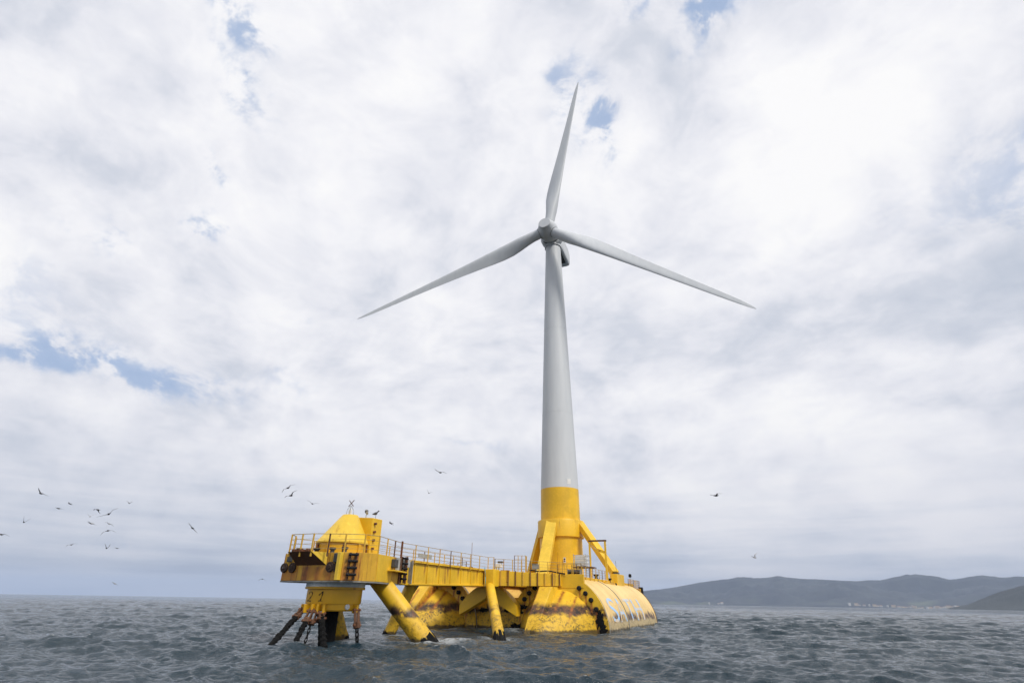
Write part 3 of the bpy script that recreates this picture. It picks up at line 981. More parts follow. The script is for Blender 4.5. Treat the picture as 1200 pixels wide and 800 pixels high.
# shelf with a black locker on the side
MB().hexa([side(0.40, .03, 5.0), side(0.98, .03, 5.02), side(0.98, .62, 5.02), side(0.40, .62, 5.0), side(0.40, .03, 5.1), side(0.98, .03, 5.12), side(0.98, .62, 5.12), side(0.40, .62, 5.1)]).build('side_shelf', M['yellow'], MD)
MB().hexa([side(0.53, .04, 5.3), side(0.66, .04, 5.3), side(0.66, .40, 5.3), side(0.53, .40, 5.3), side(0.53, .04, 5.95), side(0.66, .04, 5.95), side(0.66, .40, 5.95), side(0.53, .40, 5.95)]).build('locker', M['darkgrey'], MD, 0.03)
for t0, mm in ((0.72, 'galv'), (0.80, 'rustlight')):
    MB().hexa([side(t0, .04, 5.13), side(t0 + .07, .04, 5.13), side(t0 + .07, .30, 5.13), side(t0, .30, 5.13), side(t0, .04, 6.15), side(t0 + .07, .04, 6.15), side(t0 + .07, .30, 6.15), side(t0, .30, 6.15)]).build('wall_panel', M[mm], MD, 0.02)
# chute on the bow face
ch = MB()
x0 = 55.805
ch.add([(x0, -1.75, 5.15), (x0, 1.15, 5.15), (x0 + 1.15, 0.55, 6.03), (x0 + 1.15, -1.75, 6.03), (x0, -1.75, 6.03), (x0, 1.15, 6.03)],
       [(0, 1, 2, 3), (3, 2, 5, 4), (1, 5, 2), (0, 3, 4), (0, 4, 5, 1)])
CH = ch.build('bow_chute', M['brown'], MD)
MB().add([(x0 + 0.01, 1.16, 5.16), (x0 + 0.01, 1.16, 6.04), (x0 + 1.15, 0.56, 6.04), (x0 + .01, 1.19, 5.16), (x0 + .01, 1.19, 6.04), (x0 + 1.15, 0.59, 6.04)],
         [(0, 2, 1), (3, 4, 5), (0, 1, 4, 3), (1, 2, 5, 4), (2, 0, 3, 5)]).build('chute_cheek', M['lemon'], MD)
for v_ in (-1.45, -0.75, -0.05):
    MB().box((x0 + 0.7, v_, 6.03), (x0 + 1.1, v_ + 0.35, 6.22)).build('chute_hinge', M['rust'], CH, 0.02)
# rubber rollers, dark panels, bollards
for v_, z_, r_ in ((-2.95, 5.0, .34), (-2.12, 5.0, .36), (1.62, 5.02, .36), (2.28, 5.0, .36)):
    p = (x0, v_, z_)
    MB().lathe([(0.02, .20), (r_ * .35, .20), (r_ * .5, .14), (r_ * .9, .15), (r_, .11), (r_, 0.0)], p, (1, 0, 0), 18).build('rubber_roller', M['darkrust'], MD)
for v0, v1, z0, z1 in ((-2.75, -2.25, 5.42, 5.88), (1.9, 2.3, 5.32, 5.95)):
    MB().box((x0, v0, z0), (x0 + .16, v1, z1)).build('dark_panel', M['darkgrey'], MD, 0.03)
for v_, u_b in ((-2.3, 55.3), (-0.6, 55.2), (1.0, 55.2), (2.2, 55.2)):
    MB().lathe([(.16, 0), (.16, .22), (.25, .26), (.25, .40), (.02, .41)], (u_b, v_, 6.03), None, 14).build('bollard', M['black'] if v_ < 0 else M['darkgrey'], MD)
MB().box((x0, 2.42, 4.12), (x0 + .35, 2.72, 6.0)).build('corner_bracket', M['lemon'], MD, 0.02)


# boat ladders with rubber rungs
def boat_ladder(base, outv, along, z0, z1, nr):
    o = MB()
    base, outv, along = Vector(base), Vector(outv).normalized(), Vector(along).normalized()
    for s in (-0.22, 0.22):
        p = base + along * s + outv * 0.18
        o.bar((p.x, p.y, z0), (p.x, p.y, z1), 0.09, 0.12)
    L_ = o.build('boat_ladder', M['rustlight'], PF)
    for i in range(nr):
        z = z0 + 0.35 + (z1 - z0 - 0.5) * i / (nr - 1)
        a_ = base + outv * 0.36 - along * 0.36; b_ = base + outv * 0.36 + along * 0.36
        MB().tube((a_.x, a_.y, z), (b_.x, b_.y, z), 0.09, n=10).build('rubber_rung', M['black'], L_)
    return L_


boat_ladder((55.35, 3.25, 0), (1, 0.9, 0), (-0.9, 1, 0), 4.15, 6.0, 4)
bl = side(0.97, 0.05, 0)
boat_ladder((46.75, 1.5, 0), (0.1, 1, 0), (1, 0, 0), 4.2, 6.35, 5)
MB().bar((47.35, 1.75, 4.15), (47.35, 1.75, 7.6), 0.13, 0.13).build('ladder_post', M['rust'], PF)
MB().bar((46.2, 1.62, 4.2), (46.2, 1.62, 6.4), 0.12, 0.12).build('ladder_post', M['rust'], PF)

# legs
LEGS = [((50.6, 2.4, 4.30), (48.75, 5.95, 0.0), 0.78), ((52.0, -1.9, 4.2), (49.8, -1.6, 0.0), 0.60),
        ((41.9, -0.6, 4.35), (42.45, -2.25, 0.0), 0.56), ((29.6, 1.7, 4.46), (40.9, 8.5, 0.0), 0.52)]
LEGS[0] = ((49.55, 1.65, 4.10), (48.75, 5.95, -0.05), 0.76)
for i, (p, q, r_) in enumerate(LEGS):
    p, q = Vector(p), Vector(q)
    e = p.lerp(q, 1.9)
    l_ = MB().tube(p + (p - q).normalized() * (0.95 if i == 0 else 0.12), e, r_, n=32, cap=False)
    L_ = l_.build('leg', M['yellow'], PF)
    # weed collar at the tide line
    c0, c1 = p.lerp(q, 0.965), p.lerp(q, 1.14)
    k_ = MB().tube(c0, c1, r_ + 0.025, r_ + 0.05, n=48, cap=False)
    for j in range(len(k_.v)):
        if k_.v[j][2] > 0.05:
            k_.v[j] = (k_.v[j][0], k_.v[j][1], k_.v[j][2] + 0.07 * math.sin(j * 0.9 + i) + 0.05 * math.sin(j * 2.3) + random.uniform(-.03, .03))
    k_.build('weed_collar', M['growth'], L_)


# railings: posts and rails
def railing(name, path, zf, hgt, spacing, parent, rails=(1.0, 0.72, 0.45, 0.2), post_w=0.07, kick=True):
    """zf: height of the deck edge at (u, v)"""
    root = MB()
    pts = [Vector((a_, b_, 0)) for a_, b_ in path]
    # the rails of one run are separate bars, the top one carries the part
    segs = []
    for p, q in zip(pts[:-1], pts[1:]):
        segs.append((p, q))
    R_ = None
    for k, fr in enumerate(rails):
        rb = MB()
        for p, q in segs:
            rb.tube((p.x, p.y, zf(p.x, p.y) + hgt * fr), (q.x, q.y, zf(q.x, q.y) + hgt * fr), 0.026 if k == 0 else 0.015, n=6, cap=False)
        if k == 0: R_ = rb.build(name, M['wire'], parent)
        else: rb.build('rail', M['wire'], R_)
    for si, (p, q) in enumerate(segs):
        n = max(1, round((q - p).length / spacing))
        for i in range(n + (1 if si == len(segs) - 1 else 0)):
            c = p.lerp(q, i / n)
            z0 = zf(c.x, c.y)
            pm = M['post'] if (i * 5 + si) % 4 else M['rustlight']
            MB().bar((c.x, c.y, z0 - 0.30), (c.x, c.y, z0 + hgt + 0.02), post_w, post_w).build('railing_post', pm, R_)
    return R_


zg = lambda x, y: 6.24
r_near = railing('railing', [(46.6, 1.26), (29.4, 1.26), (29.2, 1.9)], zg, 1.30, 2.05, PF)
r_far = railing('railing', [(47.0, -1.35), (29.0, -1.35)], zg, 1.22, 2.05, PF)
zd = lambda x, y: zt_m(x, y)
railing('railing', [(54.6, -3.6), (55.6, -2.6), (56.85, -1.7), (56.85, 0.5), (55.7, 2.6)], zd, 1.28, 1.3, PF, post_w=0.09)
railing('railing', [(55.7, 2.6), (54.8, 3.7), (53.2, 3.8), (47.0, 1.5)], zd, 1.28, 2.2, PF, post_w=0.08)
railing('railing', [(54.6, -3.6), (52.5, -3.6), (47.2, -1.4)], zd, 1.2, 2.2, PF)
zc = lambda x, y: 6.0 if x > 25.4 else 5.8
railing('railing', [(29.1, 2.0), (25.5, 8.4), (25.1, 11.3)], lambda x, y: 6.24 - 0.04 * (y - 2), 1.15, 1.05, PF)
railing('railing', [(25.1, 8.4), (25.1, 11.3)], lambda x, y: 5.85, 1.1, 0.6, PF, rails=(1.0, 0.5))
railing('railing', [(24.7, 10.3), (8.0, 10.3)], lambda x, y: 5.75, 1.15, 1.5, PF)
railing('railing', [(-1.0, 10.7), (-9.2, 10.7), (-9.2, 9.2)], lambda x, y: 5.2, 1.15, 0.9, PF)
railing('railing', [(29.0, -1.9), (25.5, -8.6), (25.1, -10.0), (-5.8, -10.0)], zc, 1.1, 1.8, PF)
railing('railing', [(26.4, 3.3), (26.0, 4.6), (25.2, 4.4)], lambda x, y: 6.0, 1.9, 0.45, PF, rails=(1.0, 0.8, 0.6, 0.4, 0.2), post_w=0.06)
MB().box((37.7, -1.33, 6.85), (40.2, -1.27, 7.22)).build('rail_sign', M['grey'], r_far, 0.01)

# tower pedestal with its collar and braces
PR0 = 3.62
pd = MB().lathe([(3.70, 5.6), (3.70, 5.9), (PR0, 5.95), (3.58, 12.6)], n=72)
PD = pd.build('tower_pedestal', M['clean'], PF)
MB().lathe([(3.55, 12.55), (3.92, 12.6), (3.92, 15.15), (3.86, 15.32), (3.36, 15.40)], n=72).build('collar', M['clean'], PD)
for d_, off in ((0, 0), (90, 0), (180, 0), (270, 0)):
    dd = R(d_)
    if d_ == 0: a_, b_ = Vector((3.3, -0.35, 14.9)), Vector((9.6, 0.2, 6.2))
    elif d_ == 90: a_, b_ = Vector((0.2, 3.4, 15.0)), Vector((4.2, 9.95, 6.9))
    elif d_ == 180: a_, b_ = Vector((-3.3, 0, 14.9)), Vector((-9.0, 0, 5.9))
    else: a_, b_ = Vector((-0.4, -3.4, 14.6)), Vector((-3.4, -7.4, 6.0))
    MB().bar(a_, b_, 1.75 if d_ in (0, 180) else 1.3, 0.85).build('brace', M['lemon'] if d_ == 0 else M['clean'], PF, 0.04)
MB().box((8.4, -1.2, 5.0), (10.6, 1.5, 6.7)).build('brace_foot', M['clean'], PF, 0.03)
MB().box((7.0, -1.0, 5.0), (24.9, 1.0, 5.7)).build('centre_beam', M['clean'], PF, 0.03)
MB().box((-4.6, -8.6, 5.75), (-2.4, -6.6, 6.6)).build('brace_foot', M['clean'], PF, 0.03)
# number plate on the pedestal
MB().box((3.45, 1.55, 8.55), (3.5, 1.95, 9.35)).build('pedestal_sign', M['white'], PD)
MB().box((3.503, 1.62, 8.75), (3.515, 1.88, 8.9)).build('sign_mark', M['ink'], PD)
MB().box((3.503, 1.62, 9.0), (3.515, 1.88, 9.2)).build('sign_mark', M['ink'], PD)

# ------------------------------------------------------------------ turret housing on the mooring deck
def place(name, u, v, z, label, cat, group=None):
    return empty(name, tuple(W(u, v, z)), PRZ, label, cat, group)


th = place('turret_housing', 52.8, -0.25, 6.08, 'bright yellow cone-shaped housing with a slab-sided box behind, on the mooring deck', 'housing')
cz = MB().lathe([(2.06, 0.80), (2.10, 0.82), (2.10, 0.94), (2.04, 0.98), (0.64, 3.09), (0.60, 3.11), (0.02, 3.11)], n=64)
for i_, q_ in enumerate(cz.v):
    k_ = max(0.0, (q_[2] - 0.95) / 2.15)
    cz.v[i_] = (q_[0] - 0.12 * k_, q_[1] + 0.28 * k_, q_[2])
cz.build('cone', M['lemon'], th)
MB().lathe([(1.95, -0.05), (1.95, 0.81)], n=48).build('drum', M['orange'], th)
for k in range(10):
    a_ = 2 * math.pi * k / 10 + 0.2
    MB().bar((1.98 * math.cos(a_), 1.98 * math.sin(a_), 0), (1.98 * math.cos(a_), 1.98 * math.sin(a_), 0.8), 0.12, 0.3).build('drum_rib', M['rust'] if k % 2 else M['orange'], th)
BX = MB().hexa([(-2.3, 0.1, 0), (-1.0, 0.1, 0), (-1.0, 2.0, 0), (-2.3, 2.0, 0), (-2.3, 0.0, 3.08), (-1.0, 0.0, 3.08), (-1.0, 1.95, 2.95), (-2.3, 1.95, 2.95)]).build('box', M['clean'], th, 0.03)
for z in (0.55, 1.2, 1.85, 2.5):
    MB().tube((-1.3, 1.9, z), (-1.3, 2.16, z), 0.10, n=10).build('box_bolt', M['rust'], BX)
# lantern with an X-shaped topmark
lt = place('navigation_lantern', 52.7, -0.05, 9.19, 'caged lantern under an X-shaped topmark on the tip of the yellow cone', 'lantern')
MB().lathe([(.02, 0), (.16, 0), (.16, .12), (.11, .16), (.13, .22), (.13, .46), (.08, .54), (.01, .56)], n=16).build('lamp_body', M['white'], lt)
for k in range(4):
    a_ = math.pi / 4 + k * math.pi / 2
    MB().tube((.30 * math.cos(a_), .30 * math.sin(a_), 0), (.24 * math.cos(a_), .24 * math.sin(a_), .45), .022, n=6).tube(
        (.24 * math.cos(a_), .24 * math.sin(a_), .45), (.03 * math.cos(a_), .03 * math.sin(a_), .78), .022, n=6).build('cage_bar', M['galv'], lt)
for s in (-1, 1):
    MB().bar((0, -0.26 * s, .72), (0, 0.26 * s, 1.22), .04, .05).build('topmark_arm', M['rustlight'], lt)
lp = place('mast_lamp', 51.1, 0.35, 9.14, 'little dark lamp on a thin stem on top of the cone housing, beside the lantern', 'lamp')
MB().tube((0, 0, 0), (0, 0, .45), .03, n=6).build('stem', M['galv'], lp)
MB().lathe([(.02, .42), (.12, .44), (.15, .52), (.15, .62), (.10, .70), (.01, .72)], n=14).build('lamp_head', M['darkgrey'], lp)

# ------------------------------------------------------------------ mooring turret under the deck
mt = place('mooring_turret', 53.2, 0.1, 2.1, 'deep yellow mooring drum numbered 2 and 1, hanging under the bow deck', 'mooring turret')
MB().lathe([(2.22, 1.62), (2.22, 1.99), (0.5, 1.99)], n=64).build('grey_collar', M['flange'], mt)
MB().lathe([(1.9, 1.45), (2.25, 1.46), (2.25, 1.615), (1.9, 1.62)], n=64).build('bolt_ring', M['orange'], mt)
DR = MB().lathe([(0.1, 0.46), (2.04, 0.46), (2.06, 0.58), (2.06, 1.458)], n=64).build('drum', M['orange'], mt)
MB().lathe([(0.3, -0.02), (1.86, -0.02), (1.94, 0.06), (1.96, 0.455)], n=64).build('lower_skirt', M['orange'], mt)
MB().lathe([(0.2, -3.5), (0.5, -3.5), (0.5, -0.03)], n=32).build('shade_column', M['growth'], mt)  # added dark column standing in for the leg's shadow and its growth


def on_drum(v0, v1, z0, z1):
    def fn(x, y):
        s = (v0 + (v1 - v0) * x) / 2.06
        t = max(-.99, min(.99, s))
        return Vector((2.072 * math.sqrt(1 - t * t), 2.072 * t, z0 + (z1 - z0) * y))
    return fn



def stroke(pts, fn, wdt, name, material, parent, n=24):
    """a brush stroke through points of the unit square, laid on a surface"""
    P_ = [Vector((a, b, 0)) for a, b in pts]
    L_ = [0.0]
    for a, b in zip(P_[:-1], P_[1:]): L_.append(L_[-1] + (b - a).length)
    q = []
    for i in range(n + 1):
        t = L_[-1] * i / n
        q.append(Vector((np.interp(t, L_, [p.x for p in P_]), np.interp(t, L_, [p.y for p in P_]), 0)))
    v, f = [], []
    for i, p in enumerate(q):
        d = (q[min(i + 1, n)] - q[max(i - 1, 0)]).normalized()
        o = Vector((-d.y, d.x, 0)) * wdt * (0.8 + 0.35 * math.sin(i * 0.7))
        v += [fn(p.x + o.x * 1.6, p.y + o.y), fn(p.x - o.x * 1.6, p.y - o.y)]
    f = [(2 * i, 2 * i + 1, 2 * i + 3, 2 * i + 2) for i in range(n)]
    return MB().add(v, f).build(name, material, parent)


stroke([(0.12, 0.72), (0.28, 0.95), (0.6, 1.0), (0.85, 0.88), (0.88, 0.68), (0.7, 0.45), (0.4, 0.22), (0.0, 0.02), (0.35, 0.05), (0.8, 0.02)],
       on_drum(-0.85, -0.25, 0.62, 1.27), 0.055, 'number', M['ink'], DR, 40)
one = stroke([(0.1, 0.62), (0.5, 0.82), (0.95, 1.02), (0.8, 0.6), (0.62, 0.14)], on_drum(0.28, 0.66, 0.60, 1.28), 0.06, 'number', M['ink'], DR, 30)
stroke([(0.15, 0.08), (0.55, 0.1), (1.05, 0.08)], on_drum(0.28, 0.66, 0.60, 1.28), 0.035, 'number_foot', M['ink'], DR, 8)
# brackets for the chains
for dg_ in (-36, -20, 2, 14, 26, 93):
    a_ = R(dg_)
    o_ = MB().box((-0.05, -0.09, -0.15), (0.42, 0.09, 0.44)).build('chain_bracket', M['orange'], mt, 0.03)
    o_.location = (1.92 * math.cos(a_), 1.92 * math.sin(a_), 0); o_.rotation_euler = (0, 0, a_)
MB().lathe([(.02, .10), (.16, .10), (.2, .05), (.2, 0)], (1.95 * math.cos(1.28), 1.95 * math.sin(1.28), 0.28), (math.cos(1.28), math.sin(1.28), 0), 14).build('round_plate', M['white'], mt)


# chains: rusty connector, then links or a growth-covered length
def link_bm(L=0.42, wd=0.26, r=0.05):
    mb = MB()
    n, mseg = 20, 8
    cen = []
    for i in range(n):
        t = 2 * math.pi * i / n
        x = wd / 2 * 0.72 * math.cos(t); z = (L - wd) / 2 * (1 if math.sin(t) > 0 else -1) * min(1, abs(math.sin(t)) * 3) + wd / 2 * 0.8 * math.sin(t)
        cen.append(Vector((x, 0, z)))
    v = []
    for i in range(n):
        tan = (cen[(i + 1) % n] - cen[i - 1]).normalized()
        yy = Vector((0, 1, 0)); xx = yy.cross(tan)
        for j in range(mseg):
            a = 2 * math.pi * j / mseg
            v.append(cen[i] + xx * r * math.cos(a) + yy * r * math.sin(a))
    f = [(i * mseg + j, ((i + 1) % n) * mseg + j, ((i + 1) % n) * mseg + (j + 1) % mseg, i * mseg + (j + 1) % mseg) for i in range(n) for j in range(mseg)]
    return mb.add(v, f, True)


LINK = None


def chain(p0, p1, label, thick=1.0, conn=1.0, covered=True):
    """p0, p1 in platform coordinates: bracket and the point where it meets the water"""
    global LINK
    a_, b_ = Vector(p0), Vector(p1)
    t = place('mooring_chain', a_.x, a_.y, a_.z, label, 'chain', 'mooring chains hanging from the turret drum')
    e = (b_ - a_)
    L_ = e.length
    d = e / L_
    x = d.cross(Vector((0, 0, 1)))
    x = Vector((0, 1, 0)) if x.length < 0.05 else x.normalized()
    # forked rusty connector
    c = MB()
    for s in (-1, 1):
        o = x * (0.15 * s)
        c.bar(o + d * 0.0, o + d * conn, 0.09, 0.26)
    c.bar(d * (conn * .75), d * (conn + .12), 0.42, 0.34)
    C_ = c.build('connector', M['rustlight'], t, 0.02)
    for q in (0.12, conn * .92):
        MB().tube(x * -0.34 + d * q, x * 0.34 + d * q, 0.085, n=12).build('pin', M['rust'], C_)
    end = L_ + 1.6
    if covered:
        # one ragged sleeve of weed and mussels over the links
        n, ms = 44, 12
        y = d.cross(x)
        v = []
        for i in range(n + 1):
            s_ = conn * 0.9 + (end - conn * 0.9) * i / n
            link = 1 + 0.16 * math.sin(s_ / 0.21 * math.pi)
            for j in range(ms):
                an = 2 * math.pi * j / ms
                r_ = 0.17 * 0.95 * thick * link * random.uniform(0.78, 1.22)
                v.append(d * s_ + x * (r_ * math.cos(an)) + y * (r_ * math.sin(an)))
        f = [(i * ms + j, i * ms + (j + 1) % ms, (i + 1) * ms + (j + 1) % ms, (i + 1) * ms + j) for i in range(n) for j in range(ms)]
        MB().add(v, f).build('growth_sleeve', M['growth'], t)
    else:
        if LINK is None:
            LINK = link_bm().build('chain_link', M['growth'], t)
            first = True
        k = 0
        s_ = conn + 0.2
        while s_ < end:
            o = LINK if k == 0 and LINK.parent == t else LINK.copy()
            if o is not LINK: col.objects.link(o)
            o.parent = t
            z_ = d; xx = x if k % 2 else d.cross(x)
            yy = z_.cross(xx).normalized(); xx = yy.cross(z_)
            mm = Matrix.Identity(4)
            for i in range(3): mm[i][0], mm[i][1], mm[i][2], mm[i][3] = xx[i] * thick, yy[i] * thick, z_[i], (d * s_)[i]
            o.matrix_local = mm
            s_ += 0.31; k += 1
    return t


chain((55.0, -1.05, 2.25), (58.8, 0.25, 0), 'black weed-covered chain slanting farthest out from the drum, leftmost of them', 1.15, 1.15)
chain((55.4, 0.15, 2.2), (57.5, 1.05, 0), 'black weed-covered chain sloping steeply beside the outermost slanting one', 1.1, 1.1)
chain((55.4, 0.45, 2.15), (56.3, 0.85, 0), 'thin bare chain of open links between the slanting and the upright chains', 0.8, 0.9, False)
chain((55.3, 0.95, 2.05), (56.0, 2.3, 0), 'thick black weed-covered chain hanging almost upright in front of the dark shade column', 1.35, 0.55)
chain((55.2, 0.75, 2.05), (55.6, 1.6, 0), 'short weedy chain half hidden behind the thick upright one', 0.8, 0.6)
chain((53.1, 2.35, 2.3), (53.2, 2.9, 0), 'lone chain of open links with a rusty connector at the right edge of the drum', 1.15, 1.25, False)

# ------------------------------------------------------------------ equipment on the platform
tk = place('tank_container', 17.5, 9.0, 5.76, 'pale grey caged tank standing on a stand beside the tower', 'tank')
MB().box((-.65, -.75, 1.35), (.65, .75, 2.75)).build('tank', M['white'], tk, 0.08)
fr = MB()
for x_ in (-.75, .75):
    for y_ in (-.85, .85): fr.bar((x_, y_, 0), (x_, y_, 2.85), .07, .07)
fr.build('stand', M['galv'], tk)
MB().box((-.95, -1.0, 1.18), (.95, 1.7, 1.3)).build('shelf', M['rustlight'], tk)
for z in (1.75, 2.2, 2.7):
    fr = MB()
    for a_, b_ in (((-.75, -.85), (.75, -.85)), ((.75, -.85), (.75, .85)), ((.75, .85), (-.75, .85)), ((-.75, .85), (-.75, -.85))):
        fr.bar((*a_, z), (*b_, z), .05, .05)
    fr.build('cage_hoop', M['galv'], tk)

dv = place('lifting_frame', 11.0, 9.4, 5.76, 'yellow goalpost lifting frame with a small hoist arm, right of the tower', 'lifting frame')
MB().bar((0, -1.15, 0), (0, -1.15, 5.05), .24, .24).build('upright', M['yellow'], dv)
MB().bar((0, 1.15, 0), (0, 1.15, 5.05), .24, .24).build('upright', M['yellow'], dv)
MB().bar((0, -1.3, 5.15), (0, 1.35, 5.15), .26, .22).build('crossbar', M['rustlight'], dv)
MB().bar((0.1, -0.1, 3.95), (0.1, 1.0, 3.6), .3, .36).build('hoist_arm', M['yellow'], dv)
MB().tube((0.1, -0.1, 3.95), (0, -1.1, 4.7), .03, n=6).build('stay', M['galv'], dv)

ab = place('antenna', 4.6, 10.3, 6.76, 'thin whip antenna on the brace foot box beyond the lifting frame', 'antenna')
MB().tube((0, 0, 0), (0, 0, 1.9), .025, n=6).build('whip', M['darkgrey'], ab)
MB().box((-.5, -.35, 0), (.5, .35, .22)).build('base_box', M['darkgrey'], ab, 0.03)
ab2 = place('antenna', 29.4, -1.0, 6.25, 'tall thin rusty whip antenna rising from the walkway end', 'antenna')
MB().tube((0, 0, 0), (0, 0, 3.0), .028, n=6).build('whip', M['rust'], ab2)
MB().box((-.15, -.15, 0), (.15, .15, .3)).build('base_box', M['rust'], ab2)

fl_ = place('floodlight', 27.2, 1.6, 6.05, 'white and grey floodlight unit on a stub mast at the end of the walkway', 'floodlight')
MB().tube((0, 0, 0), (0, 0, .9), .07, n=8).build('mast', M['galv'], fl_)
MB().box((-.3, -.35, .55), (.25, .35, .95)).build('housing', M['white'], fl_, 0.04)
MB().box((-.2, -.1, 1.0), (.2, .5, 1.2)).build('lamp_head', M['darkgrey'], fl_, 0.03)
MB().box((-.25, -.75, .25), (.2, -.3, .65)).build('ballast_box', M['white'], fl_, 0.03)

cbx = place('junction_box', 25.9, 5.9, 6.1, 'small slate grey junction box on the railing in front of the forward brace', 'junction box')
MB().box((-.15, -.45, .3), (.15, .45, .85)).build('case', M['grey'], cbx, 0.03)
MB().bar((0, 0, -.3), (0, 0, .3), .1, .1).build('stalk', M['galv'], cbx)
MB().box((-.2, -.5, .853), (.2, .2, .93)).build('lid', M['darkgrey'], cbx)

win = place('deck_winch', 24.6, 10.3, 5.86, 'low dark winch on the corner block in front of the tower', 'winch')
MB().tube((0, -.75, .28), (0, .75, .28), .24, n=14).build('drum', M['darkgrey'], win)
for y_ in (-.8, .8):
    MB().box((-.3, y_ - .06, 0), (.3, y_ + .06, .55)).build('cheek', M['grey'], win)
sb = place('signal_light', -3.0, 10.6, 5.2, 'dark round signal light on a thin post at the stern railing', 'signal light')
MB().tube((0, 0, 0), (0, 0, 1.5), .04, n=6).build('post', M['galv'], sb)
MB().lathe([(.02, 1.45), (.22, 1.5), (.26, 1.65), (.2, 1.95), (.02, 2.0)], n=12).build('lamp_head', M['black'], sb)
for k, (uu, vv) in enumerate(((9.0, 10.3), (14.2, 9.9))):
    b_ = place('mooring_bollard', uu, vv, 5.46 if k == 0 else 5.76, ('squat black bollard on the orange side box above the lettered hull', 'squat black bollard on the deck edge below the lifting frame')[k], 'bollard')
    MB().lathe([(.22, 0), (.2, .35), (.34, .42), (.34, .6), (.02, .62)], n=14).build('post', M['black'], b_)
    MB().box((-.4, -.4, -.003), (.4, .4, .05)).build('base_plate', M['darkgrey'], b_)
rp = place('teal_rope', 30.7, 1.62, 4.3, 'teal rope hanging down over the side of the walkway girder', 'rope')
MB().tube((0, 0, 0), (0, 0.02, 1.1), .04, n=6).tube((0, .02, 1.1), (0.02, -.12, 2.1), .04, n=6).build('strand', M['teal'], rp)

# cables on the deck
cab = MB()
pts_ = [(26.2, 5.2, 6.3), (25.9, 6.4, 6.15), (25.7, 7.4, 6.22), (25.45, 8.4, 6.05), (25.38, 9.4, 5.9)]
for a_, b_ in zip(pts_[:-1], pts_[1:]): cab.tube(a_, b_, .07, n=8)
cab.build('deck_cable', M['black'], PF)

# ------------------------------------------------------------------ wind turbine
HUB = Vector((7.5096, 89.4663, 73.18 + CAM_H))
PSI, TILT, PH, CONE = R(22.334), R(5.136), R(10.442), R(3.07)
AX = Vector((-math.sin(PSI) * math.cos(TILT), -math.cos(PSI) * math.cos(TILT), math.sin(TILT)))
wt = empty('wind_turbine', tuple(T), 0.0, 'pale grey three-bladed wind turbine with a yellow tower foot, on the floating platform', 'wind turbine')
OFF = -T
HZ = HUB.z
top = HZ - 2.2
tw = MB().lathe([(3.335 - (3.335 - 1.63) * ((z - 20.6) / (top - 20.6)), z) for z in np.linspace(20.6, top, 24)], n=72)
TW = tw.build('tower', M['turbine'], wt)
MB().lathe([(3.39, 15.38), (3.36, 18), (3.34, 20.597)], n=72).build('tower_foot', M['clean'], wt)
for zz in (34.5, 52.5):
    rr_ = 3.335 - (3.335 - 1.63) * ((zz - 20.6) / (top - 20.6))
    MB().lathe([(rr_ - .02, zz - .07), (rr_ + .012, zz - .06), (rr_ + .012, zz + .06), (rr_ - .02, zz + .07)], n=72).build('flange_ring', M['turbine'], TW)
an = math.atan2(-3.0, 1.35)
pl = MB().box((-0.35, -0.02, -0.45), (0.35, 0.04, 0.45)).build('tower_plate', M['white'], TW)
pl.location = (3.31 * math.cos(an), 3.31 * math.sin(an), 21.6); pl.rotation_euler = (0, 0, an + math.pi / 2)

hub_l = HUB + OFF
S_ = AX.cross(Vector((0, 0, 1))).normalized()
if S_.x < 0: S_ = -S_
UPV = S_.cross(AX)
if UPV.z < 0: UPV = -UPV
# hub: rounded body with a short flat-ended nose
HB = MB().lathe([(1.55, -2.2), (2.0, -1.9), (2.18, -1.1), (2.2, 0.0), (2.08, 0.8), (1.75, 1.45), (1.52, 1.8), (1.45, 2.0), (1.38, 2.3), (1.28, 2.4), (0.02, 2.42)],
                hub_l, AX, 48).build('hub', M['turbine'], wt)
# nacelle: generator ring, neck and tapering tail box
GN = MB().lathe([(1.2, -2.25), (2.3, -2.3), (2.5, -2.5), (2.5, -3.5), (2.3, -3.7), (1.0, -3.75)], hub_l, AX, 48).build('generator_ring', M['turbine'], wt)
MB().lathe([(1.9, -2.18), (2.02, -2.2), (2.02, -2.29), (1.9, -2.3)], hub_l, AX, 48).build('shaft_gap', M['turbinedark'], wt)


def nac(a, s, u): return hub_l - AX * a + S_ * s + UPV * u


nb = MB()
secs = [(3.6, 1.75, -2.0, 2.0), (5.0, 2.0, -2.3, 2.2), (9.3, 2.0, -2.3, 2.25), (11.4, 1.7, -1.5, 2.1), (11.7, 1.5, -1.2, 1.9)]
vv_ = []
ns = 16
for a_, hw, lo, hi_ in secs:
    for j in range(ns):
        t = 2 * math.pi * (j + .5) / ns
        cx, cy = math.cos(t), math.sin(t)
        e_ = 0.32
        sx = math.copysign(abs(cx) ** e_, cx) * hw
        sy = (lo + hi_) / 2 + math.copysign(abs(cy) ** e_, cy) * (hi_ - lo) / 2
        vv_.append(nac(a_, sx, sy))
ff = [(k * ns + j, k * ns + (j + 1) % ns, (k + 1) * ns + (j + 1) % ns, (k + 1) * ns + j) for k in range(len(secs) - 1) for j in range(ns)]
ff += [tuple(range(ns - 1, -1, -1)), tuple(range((len(secs) - 1) * ns, len(secs) * ns))]
nb.add(vv_, ff)
NB = nb.build('nacelle', M['turbine'], wt)
MB().hexa([nac(5.3, -1.35, -2.36), nac(9.2, -1.35, -2.36), nac(9.2, 1.35, -2.36), nac(5.3, 1.35, -2.36), nac(5.3, -1.35, -2.31), nac(9.2, -1.35, -2.31), nac(9.2, 1.35, -2.31), nac(5.3, 1.35, -2.31)]).build('belly_hatch', M['turbinedark'], NB)
MB().lathe([(1.75, top - .35), (1.85, top - .3), (1.85, top + .2), (1.6, top + .3)], n=48).build('yaw_ring', M['turbine'], wt)


